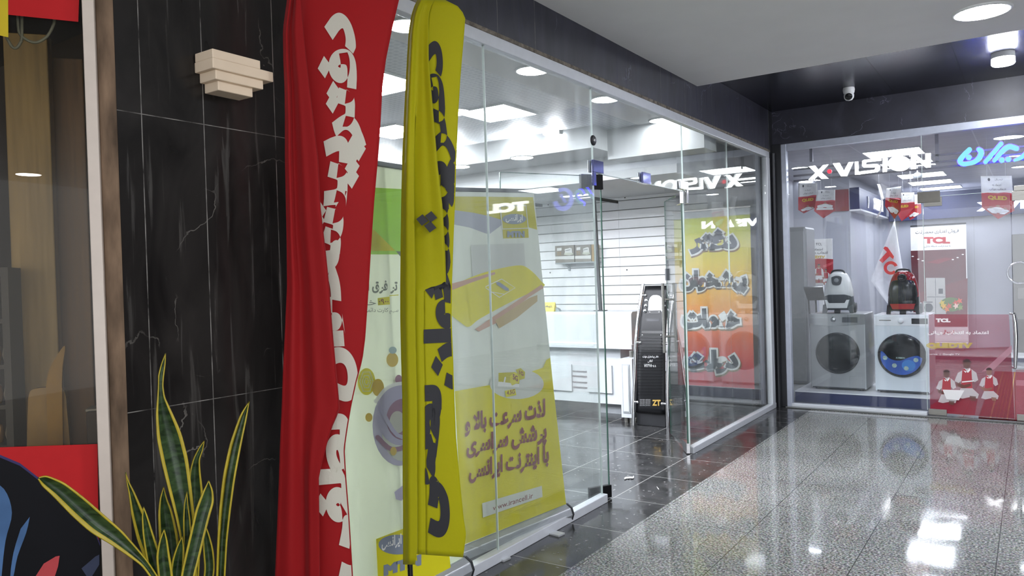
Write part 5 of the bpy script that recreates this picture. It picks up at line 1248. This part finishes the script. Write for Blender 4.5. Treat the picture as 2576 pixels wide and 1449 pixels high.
# printed pieces
PR = mat('poster_red', 'b51d2c', .4, var=.06, scale=4); PRD = mat('poster_dark_red', '561020', .4, var=.1, scale=4); PGO = mat('poster_gold', 'd8b32e', .4); PWH = mat('poster_white', 'ececea', .45); PTX = mat('poster_ink', '3c3f45', .5)
PSK = mat('poster_skin', 'a8705a', .6, var=.15); PSK2 = mat('poster_skin_dark', '5a3a30', .6); PRL = mat('poster_light_red', 'd9525c', .4)
def team(s, x, y, w_, h_, red=PR, white=PWH, skins=(PSK2, PSK2, PSK), hair=None):
    """three players in red shirts with white sleeves, as printed: x, y, w, h of the picture box"""
    q = lambda u, v: (x + u * w_, y + v * h_)
    for cx_, top, k in ((.84, .28, 2), (.16, .30, 0), (.5, .02, 1)):
        sk = skins[k]; f = 1.0 if k == 1 else .82
        s.area([q(cx_ + a * f, top + b * f) for a, b in ((-.20, .30), (-.10, .22), (.10, .22), (.20, .30), (.24, .52), (.15, .55), (.13, .62), (-.13, .62), (-.15, .55), (-.24, .52))], white)
        s.area([q(cx_ + a * f, top + b * f) for a, b in ((-.12, .25), (-.05, .22), (0, .27), (.05, .22), (.12, .25), (.13, .62), (-.13, .62))], red)
        s.area([q(cx_ + a * f, top + b * f) for a, b in ((-.14, .60), (.14, .60), (.19, .80), (.04, .82), (0, .74), (-.04, .82), (-.19, .80))], white)
        s.area([q(cx_ + a * f, top + b * f) for a, b in ((-.17, .80), (-.06, .81), (-.05, .98), (-.14, .98))], sk); s.area([q(cx_ + a * f, top + b * f) for a, b in ((.17, .80), (.06, .81), (.06, .98), (.15, .98))], sk)
        s.area([q(cx_ + a * f, top + b * f) for a, b in ((-.23, .50), (-.15, .52), (-.02, .47), (-.02, .52), (-.14, .60), (-.22, .58))], sk)
        s.area([q(cx_ + .065 * f * cos(t), top + (.13 + .10 * sin(t)) * f) for t in [i * pi / 8 for i in range(16)]], sk)
        s.area([q(cx_ + .07 * f * cos(t), top + (.09 + .07 * sin(t)) * f) for t in [pi + i * pi / 8 for i in range(9)]], hair or PTX)
# shield-shaped pennants on threads
def pennant(label, quad, tip, Y, style, bend=.012, cover=None):
    """quad: pixel corners TL, TR, BR, BL of the straight part, tip: the lowest point"""
    (ax, ay), (bx, by), (cx_, cy_), (dx, dy) = quad; top = onY((ax + bx) / 2, (ay + by) / 2, Y)
    r = thing('hanging_pennant', label, 'pennant', top, 'shield pennants hanging in the appliance shop')
    def f(u, v, h=0):
        """u 0..1 across, v 0..1 down the straight part and on to the tip"""
        if v <= 1: x = lerp(lerp(ax, bx, u), lerp(dx, cx_, u), v); y = lerp(lerp(ay, by, u), lerp(dy, cy_, u), v)
        else:
            t_ = (v - 1) / .28; x0, y0 = lerp(dx, cx_, u), lerp(dy, cy_, u); x, y = lerp(x0, tip[0], t_), lerp(y0, tip[1], t_)
        p = onY(x, y, Y + bend * sin(u * pi) * 2 + bend * 1.5 * (v - .5) ** 2 - h); return p
    NU = 10; rows_ = [[f(j / NU, i / 8) for j in range(NU + 1)] for i in range(9)]
    MB().sheet(rows_).add([f(j / NU, 1) for j in range(NU + 1)] + [f(.5, 1.28)], [(j, j + 1, NU + 1) for j in range(NU)]).build('card', PWH, r, solid=.0012)
    mb = MB(); k = [0]
    def band(v0, v1, mi, u0=0, u1=1):
        k[0] += 1; mb.sheet([[f(lerp(u0, u1, j / NU), lerp(v0, v1, i / 4), .0012 + .0007 * k[0]) for j in range(NU + 1)] for i in range(5)], mi)
    def txt(t_, u0, v0, u1, v1, mi, bold=.02):
        k[0] += 1; h = .0012 + .0007 * k[0]; lay(mb, t_, lambda u, v: f(u, v, h), mi, bold, (u0, v1, u1, v0))
    band(.52, 1.0, 0); k[0] += 1; h = .0012 + .0007 * k[0]
    mb.add([f(j / NU, 1, h) for j in range(NU + 1)] + [f(.5, 1.28, h)], [(j, j + 1, NU + 1) for j in range(NU)], 0)
    mb.add([f(u, .52 + .03 * sin(u * 6), h + .0005) for u in [j / NU for j in range(NU + 1)]] + [f(u, .56, h + .0005) for u in [1 - j / NU for j in range(NU + 1)]], [tuple(range(2 * NU + 2))], 4)
    mb.poly([f(.26 + .04 * cos(a), .11 + .05 * sin(a), h) for a in [i * pi / 5 for i in range(10)]], [], 2)
    txt('تی‌سی‌ال'.replace('\u200c', '') if style != 'team' else 'TCL', .45, .08, .70, .14, 2, .0)
    txt('اعتماد به', .36, .24, .64, .31, 2, .0); txt('انتخاب جهانی', .26, .36, .78, .44, 2, .0)
    if style == 'gold': txt('QLED', .2, .60, .80, .74, 3, .05)
    if style == 'fold': txt('QLED', .05, .62, .62, .78, 3, .06); mb.add([f(.0, .98, .012), f(.95, .80, .012), f(.5, 1.28, .012)], [(0, 1, 2)], 5)
    if style in ('gold', 'team'):
        lo = .88 if style == 'gold' else .60
        for u, s_ in ((.28, .85), (.5, 1.0), (.72, .85)):
            k[0] += 1; hh = .0012 + .0007 * k[0]; z = lo + (.06 if s_ < 1 else 0); c = .30
            g_ = lambda a, b: f(u + a * .20 * s_, z + b * c * s_, hh)
            mb.poly([g_(-1, .35), (g_(-.4, .22)), g_(.4, .22), g_(1, .35), g_(.8, .75), g_(-.8, .75)], [], 1); mb.poly([g_(-.5, .26), g_(.5, .26), g_(.5, .75), g_(-.5, .75)], [], 5)
            mb.poly([g_(.32 * cos(a), .10 + .13 * sin(a)) for a in [i * pi / 5 for i in range(10)]], [], 4 + 2)
        if style == 'team': band(.86, .95, 1, .1, .9)
    mb.build('printed_design', [PR, PWH, PTX, PGO, PRL, PRL, PSK], r)
    th = MB()
    for u in (.2, .8): p = f(u, .02); th.tube([p, V((p.x, p.y, 2.884))], .0012, 5)
    th.build('threads', GLOSSW, r)
    return r
pennant('dim shield pennant half behind the white shop mullion', [(2008, 461), (2056, 461), (2056, 520), (2008, 528)], (2022, 537), 10.2, 'gold')
pennant('shield pennant printed with three players beside the dim one', [(2056, 478), (2101, 477), (2101, 530), (2048, 531)], (2071, 549), 9.95, 'team')
pennant('shield pennant with gold letters curling above the white cone flag', [(2230, 474), (2268, 468), (2266, 530), (2226, 518)], (2250, 551), 9.9, 'gold', .03)
pennant('pale red shield pennant with its lower half folded up in the middle cluster', [(2264, 485), (2300, 484), (2302, 532), (2256, 535)], (2268, 557), 10.25, 'fold')
pennant('shield pennant of the middle cluster farthest from the white letters', [(2284, 490), (2316, 489), (2318, 536), (2282, 538)], (2290, 554), 10.55, 'gold')
pennant('big shield pennant with gold letters under the blue neon sign', [(2467, 443), (2545, 442), (2552, 530), (2470, 522)], (2511, 551), 9.6, 'gold', .02)
r = thing('hanging_pennant', 'shield pennant seen edge-on like a white sliver before the middle cluster', 'pennant', onY(2212, 463, 10.0), 'shield pennants hanging in the appliance shop')
e = smooth2([(2207, 463), (2212, 480), (2217, 505), (2214, 530), (2204, 548)], 4)
MB().sheet([[onY(x - 1, y, 9.96), onY(x + (7 if y < 500 else 3), y + 1, 10.16)] for x, y in e]).build('card', PWH, r, solid=.0012)
p = onY(2211, 464, 10.05); MB().tube([p, V((p.x, p.y, 2.884))], .0012, 5).build('threads', GLOSSW, r)
# navy fascia boxes with lit lettering, dark red end piece
fs = thing('sign_fascia', 'navy sign fascia with small lit letters along the shop side wall', 'sign', (-2.27, 13.8, 2.4))
MB().box((-2.275, 12.44, 2.40), (-2.14, 15.0, 2.73)).build('navy_board', NAVY, fs, .004); MB().box((-2.28, 12.43, 2.375), (-2.12, 15.05, 2.40)).build('light_rail', GLOSSW, fs)
mb = MB(); lay(mb, 'X VISION', lambda u, v: V((-2.128, u, v)), 0, .05, (13.7, 2.47, 14.55, 2.66)); mb.build('lettering', SIGNW, fs)
mb = MB(); mb.tube([V((-2.13, 13.1, 2.45)), V((-2.125, 13.12, 2.55)), V((-2.13, 13.1, 2.64))], .012, 8).build('lit_mark', GLOSSW, fs)
fb = thing('sign_fascia', 'navy sign fascia with large lit letters across the shop back wall', 'sign', (.5, 15.0, 2.4))
MB().box((-2.10, 14.97, 2.32), (4.3, 15.09, 2.78)).build('navy_board', NAVY, fb, .004)
a, b = onY(2457, 519, 14.96), onY(2457, 495, 14.96); mb = MB(); lay(mb, 'X VISION', lambda u, v: V((u, 14.955, v)), 0, .06, (a.x, 2.40, .75, 2.555)); mb.build('lettering', SIGNW, fb)
a, b = onY(2101, 478, 12.40), onY(2133, 530, 12.40)
rd = thing('fascia_end_panel', 'dark red end panel of the shop side wall beside the players pennant', 'panel', ((a.x + b.x) / 2, 12.40, b.z)); MB().box((a.x - .15, 12.395, b.z), (-2.285, 12.43, a.z)).build('panel', mat('end_red', '8a3038', .4), rd)
# poster with three players on the side wall end
a, b = onY(2031, 603, 11.3), onY(2096, 716, 11.3)
po = thing('team_poster', 'poster of three players in red shirts standing behind the silver washer', 'poster', ((a.x + b.x) / 2, 11.3, b.z))
MB().box((a.x, 11.3, b.z), (b.x, 11.315, a.z)).build('board', PWH, po, .002)
s = Sheet(lambda x, y, h: onY(x, y, 11.299 - h)); s.area([(2033, 655), (2060, 650), (2096, 652), (2096, 711), (2033, 712)], PR); s.area([(2070, 668), (2096, 658), (2096, 664), (2072, 674)], PRL)
s.area(ell(2045, 614, 3, 4, 10), PTX); s.text('TCL', PTX, 2052, 611, 2068, 617, .01); s.text('اعتماد به', PTX, 2038, 624, 2070, 631, .01); s.text('انتخاب جهانی', PTX, 2031, 632, 2082, 640, .01); s.text('QLEDTV', PGO, 2031, 643, 2075, 651, .05)
team(s, 2034, 662, 52, 50, PR, PWH, (PSK, PSK, PSK)); s.build('printed_design', po)
MB().box(((a.x + b.x) / 2 - .03, 11.316, 0), ((a.x + b.x) / 2 + .03, 11.35, b.z + .3)).box((a.x + .1, 11.26, 0), (b.x - .05, 11.42, .02)).build('stand', GLOSSW, po)
# tall grey cabinet edge, angled screen
a, b = onY(2014, 570, 10.4), onY(2031, 736, 10.4)
tc_ = thing('steel_cabinet', 'tall grey steel cabinet showing a narrow edge beside the white mullion', 'cabinet', (b.x - .2, 10.6, 0)); MB().box((a.x - .3, 10.4, 0), (b.x, 10.9, a.z)).build('body', mat('cabinet_grey', '77797b', .35, .5), tc_, .03); MB().box((a.x - .28, 10.394, .05), (b.x - .03, 10.40, a.z - .06)).build('door', mat('cabinet_grey_door', '8b8d8e', .3, .5), tc_, .003)
ts_ = thing('tilted_screen', 'dark screen tilted on a two-legged stand behind the silver washer', 'screen', onY(2050, 790, 9.95))
q = [onY(x, y, Y) for x, y, Y in ((2021, 724, 9.95), (2069, 722, 9.95), (2074, 755, 9.82), (2032, 756, 9.82))]
MB().prism(q, V((0, .02, .012))).build('panel', BLACK, ts_, .002)
for xa, xb in ((2034, 2044), (2052, 2060)): MB().tube([onY(xa, 754, 9.84), V((onY(xb, 790, 9.80).x, 9.80, ZP))], .011, 8).build('leg', BLACKM, ts_)
# white roll-up with red picture against the back wall
YB = 14.75
qa, qb, qc = onY(2290, 567, YB), onY(2430, 564, YB), onY(2437, 862, YB)
rb = thing('rollup_banner', 'white-topped red roll-up banner showing a fridge and flowers near the shop back wall', 'banner', ((qa.x + qb.x) / 2, YB, .0))
zt_, zb_ = (qa.z + qb.z) / 2, qc.z; x0_, x1_ = qa.x, qc.x
MB().box((x0_, YB, zb_), (x1_, YB + .004, zt_)).build('sheet', PWH, rb); MB().box((x0_, YB - .008, zt_ - .012), (x1_, YB + .012, zt_ + .012)).build('top_rail', BLACKM, rb)
MB().box((x0_, YB - .05, zb_ - .09), (x1_, YB + .09, zb_ + .004)).build('base', mat('alu_base', 'b9bcc0', .3, .6), rb, .01)
for x in (x0_ + .1, x1_ - .1): MB().box((x - .03, YB - .12, .086), (x + .03, YB + .16, zb_ - .088)).build('foot', STEEL, rb)
s = Sheet(lambda x, y, h: onY(x, y, YB - .001 - h))
s.text('فروش اعتباری محصولات', PTX, 2303, 580, 2412, 591, .02, -.045); s.text('TCL', PR, 2324, 596, 2390, 613, .07); s.text('با مشارکت شبکه بانکی', PTX, 2325, 617, 2391, 623, .01, -.02)
s.area([(2291, 631), (2429, 626), (2434, 822), (2299, 822)], PRD); s.area([(2330, 660), (2376, 648), (2400, 650), (2360, 664)], mat('poster_glow_red', '761428', .4)); s.area([(2300, 740), (2434, 700), (2434, 822), (2299, 822)], mat('poster_mid_red', '681020', .4))
for x, y in ((2296, 645), (2310, 652), (2321, 656), (2397, 653), (2409, 648), (2422, 640)): s.area(ell(x, y, 3, 1.4, 10), PWH)
FR = mat('poster_fridge', 'b0aeaa', .4, var=.05); s.area([(2329, 699), (2377, 699), (2380, 790), (2331, 790)], FR); s.line([(2353, 700), (2354, 745)], 1, PTX, 0); s.line([(2332, 747), (2378, 747)], 1.2, PTX, 0); s.area([(2361, 726), (2372, 726), (2372, 739), (2361, 739)], PTX); s.line([(2353, 750), (2354, 790)], 1, PTX, 0)
s.area([(2322, 758), (2347, 758), (2348, 788), (2323, 788)], FR); s.area(ell(2336, 774, 11, 11), PTX); s.line([(2324, 760), (2346, 760)], 2, PTX, 0)
GRN = mat('poster_leaf', '4d6a22', .5, var=.3, scale=30); s.area(ell(2392, 766, 28, 18), GRN)
for x, y, c in ((2374, 770, 'd9a01c'), (2382, 778, 'd8641a'), (2370, 762, 'c9b02a'), (2404, 762, 'c8301c'), (2414, 757, 'd84a22'), (2388, 770, 'c43a1c'), (2405, 770, 'e0b8a8'), (2416, 774, '7a8a3a')):
    s.area([(x + (9 if i % 2 else 4) * cos(i * pi / 5), y + (9 if i % 2 else 4) * sin(i * pi / 5)) for i in range(10)], mat('flower_' + c, c, .5))
s.text('تی‌سی‌ال'.replace('\u200c', ''), PR, 2371, 830, 2400, 841, .04); s.build('printed_design', rb)
# flag cone
fl = thing('cone_flag', 'white table flag with large red letters hanging as a cone near the back wall', 'flag', onY(2250, 760, 13.2) * 1.0)
YF_ = 13.2; mid = [(2250, 556), (2262, 640), (2275, 760)]
apex = (2250, 557)
rows_ = []
for i in range(15):
    t_ = i / 14; y = lerp(557, 790, t_); xl, xr = (lerp(2249, 2189, min(1, (y - 557) / 148)) if y < 705 else lerp(2189, 2252, (y - 705) / 85)), lerp(2251, 2290, t_)
    rows_.append([onY(lerp(xl, xr, j / 10), y, YF_ + .07 * sin(j / 10 * 5 + .4) * t_) for j in range(11)])
MB().sheet(rows_).build('cloth', mat('flag_white', 'e6e7ec', .6), fl, solid=.0015)
s = Sheet(lambda x, y, h: onY(x, y, YF_ - .09 - h))
FRD = mat('flag_letter_red', 'd63034', .6)
s.area([(2226, 620), (2233, 622), (2249, 645), (2247, 652), (2238, 645), (2220, 664 - 2), (2212, 655), (2231, 636 - 2), (2222, 627 - 2)], FRD)
s.area([(2241 + 18 * cos(a) , 674 + 17 * sin(a)) for a in [radians(-20 - 300 * i / 20) for i in range(21)]] + [(2241 + 10 * cos(a), 674 + 9.5 * sin(a)) for a in [radians(-320 + 300 * i / 20) for i in range(21)]], FRD)
s.build('lettering', fl)
p0 = onY(2250, 556, YF_); MB().tube([V((p0.x, YF_ + .02, p0.z + .03)), V((p0.x + .12, YF_ + .04, .0))], .009, 10).build('staff', CHROME, fl)
MB().lathe((p0.x + .12, YF_ + .04, 0), (0, 0, 1), [(.16, 0), (.16, .015), (.03, .03), (.02, .06)], 24).build('base', CHROME, fl)
# tall steel appliance with a chrome ring
a, b = onY(2545, 590, 14.6), onY(2552, 852, 14.6)
fg = thing('steel_fridge', 'tall dark steel fridge with a chrome ring at the picture edge', 'fridge', (a.x + .45, 14.9, .086)); MB().box((a.x, 14.6, .086), (a.x + .9, 14.96, a.z)).build('body', mat('fridge_steel', '7d7c78', .3, .8, var=.05), fg, .006)
c = onY(2566, 686, 14.59); MB().tube([c + V((.17 * cos(k * pi / 14), -.01, .17 * sin(k * pi / 14))) for k in range(28)], .018, 8, 0, True).build('ring', CHROME, fg)
MB().box((c.x - .04, 14.575, c.z - .42), (c.x + .06, 14.60, c.z - .24)).build('dispenser', STEEL, fg, .004)
# long low white bench with navy front along the back, and the red carpet
lp = thing('low_platform', 'long low white platform with a navy edge along the shop back wall', 'platform', (1, 14.8, 0)); MB().box((-1.9, 14.0, 0), (4.2, 15.09, .06)).build('navy_front', NAVY, lp); MB().box((-1.9, 13.98, .06), (4.2, 15.09, .085)).build('white_top', GLOSSW, lp, .003)
cp = thing('red_carpet', 'red runner carpet with gold bands on the shop floor behind the sticker door', 'carpet', (-.3, 10.2, 0))
a = onZ(2340, 1046, 0)
CR = mat('carpet_red', '700815', .85, var=.12, scale=120, bump=.3); CG = mat('carpet_gold', 'a8762a', .7, var=.3, scale=90)
MB().box((-.47, YR + .06, 0), (1.0, 12.6, .010)).build('pile', CR, cp)
g0 = MB()
for x, w_ in ((-.372, .006), (-.235, .006)): g0.box((x - w_, YR + .07, .0100), (x + w_, 12.55, .0125))
for i in range(75):
    y = YR + .10 + i * .046
    for x in (-.335, -.303, -.271): g0.box((x - .004, y, .0100), (x + .004, y + .018, .0120))
g0.build('gold_bands', CG, cp)
# sticker on the shop door: translucent red film with players
sp = thing('door_sticker', 'translucent red film printed with three footballers on the shop glass door', 'sticker', onY(2440, 920, YR - .004))
FD = [('film_red', 'a83a50', .42), ('film_deep', 'a01c34', .62), ('film_white', 'e4e2e4', .55), ('film_ink', '3a2c2c', .75), ('film_gold', 'd0b84a', .6), ('film_skin', '6a4a40', .7), ('film_shirt', 'b01c30', .75), ('film_pale', 'd69aa8', .45), ('film_letter', 'f2f0f0', .85), ('film_skin2', '9a7060', .6), ('film_mid', '8a2036', .5)]
FM = {n: film(n, c, a) for n, c, a in FD}
s = Sheet(lambda x, y, h: onY(x, y, YR - .0015 - h))
s.area([(2336, 791), (2538, 791), (2552, 1053), (2340, 1037)], FM['film_red'])
s.area([(2338, 880), (2543, 872), (2552, 1053), (2340, 1037)], FM['film_mid']); s.area([(2341, 1020), (2390, 990), (2460, 1000), (2452, 1045), (2340, 1037)], FM['film_deep'])
s.text('TCL', FM['film_letter'], 2354, 801, 2391, 811, .08); s.text('اعتماد به انتخاب جهانی', FM['film_letter'], 2334, 832, 2487, 843, .03); s.text('QLEDTV', FM['film_gold'], 2330, 862, 2447, 878, .10); s.text('series  |  Google TV', FM['film_letter'], 2336, 889, 2414, 894, .0)
s.area([(2470, 935), (2545, 868), (2546, 885), (2500, 930)], FM['film_pale'])
def player(cx_, top, k, skin, lean=0):
    q = lambda a, b: (cx_ + a * k + lean * b, top + b * k)
    s.area([q(a, b) for a, b in ((-14, 34), (-7, 27), (7, 27), (15, 31), (27, 40), (32, 60), (22, 66), (15, 58), (16, 84), (-17, 84), (-16, 62), (-26, 72), (-34, 62), (-25, 40))], FM['film_white'])
    s.area([q(a, b) for a, b in ((-12, 31), (-6, 28), (0, 36), (6, 28), (13, 31), (16, 84), (-17, 84))], FM['film_shirt']); s.area([q(a, b) for a, b in ((-9, 26), (0, 36), (9, 26), (10, 33), (3, 40), (0, 36), (-3, 40), (-10, 33))], FM['film_letter'])
    s.area([q(10 * cos(t), 16 + 12.5 * sin(t)) for t in [i * pi / 10 for i in range(20)]], skin); s.area([q(11 * cos(t), 10 + 9 * sin(t)) for t in [pi + i * pi / 10 for i in range(11)]], FM['film_ink'])
    s.area([q(a, b) for a, b in ((-31, 64), (-24, 68), (-8, 74), (10, 70), (12, 76), (-8, 84), (-26, 78))], skin)
    s.area([q(a, b) for a, b in ((-17, 83), (16, 83), (34, 100), (30, 112), (8, 108), (-12, 112), (-28, 108))], FM['film_white']); s.area([q(a, b) for a, b in ((8, 104), (26, 106), (24, 118), (10, 116))], skin)
player(2488, 924, .72, FM['film_skin2']); player(2381, 929, .76, FM['film_skin']); player(2432, 902, .90, FM['film_skin'])
s.line([(2420, 961), (2450, 958)], 3, FM['film_letter'], 0)
s.area([(2371, 980), (2426, 982), (2412, 1007), (2381, 1004)], FM['film_letter'])
s.build('printed_film', sp)
sp2 = thing('door_sticker', 'plain pink translucent film on the further shop door leaf', 'sticker', onY(2566, 1000, YR - .004)); s = Sheet(lambda x, y, h: onY(x, y, YR - .0015 - h)); s.area([(2555, 930), (2700, 930), (2700, 1068), (2556, 1056)], FM['film_red']); s.area([(2556, 956), (2700, 960), (2700, 975), (2556, 970)], FM['film_pale']); s.build('printed_film', sp2)
bpy.context.view_layer.update()
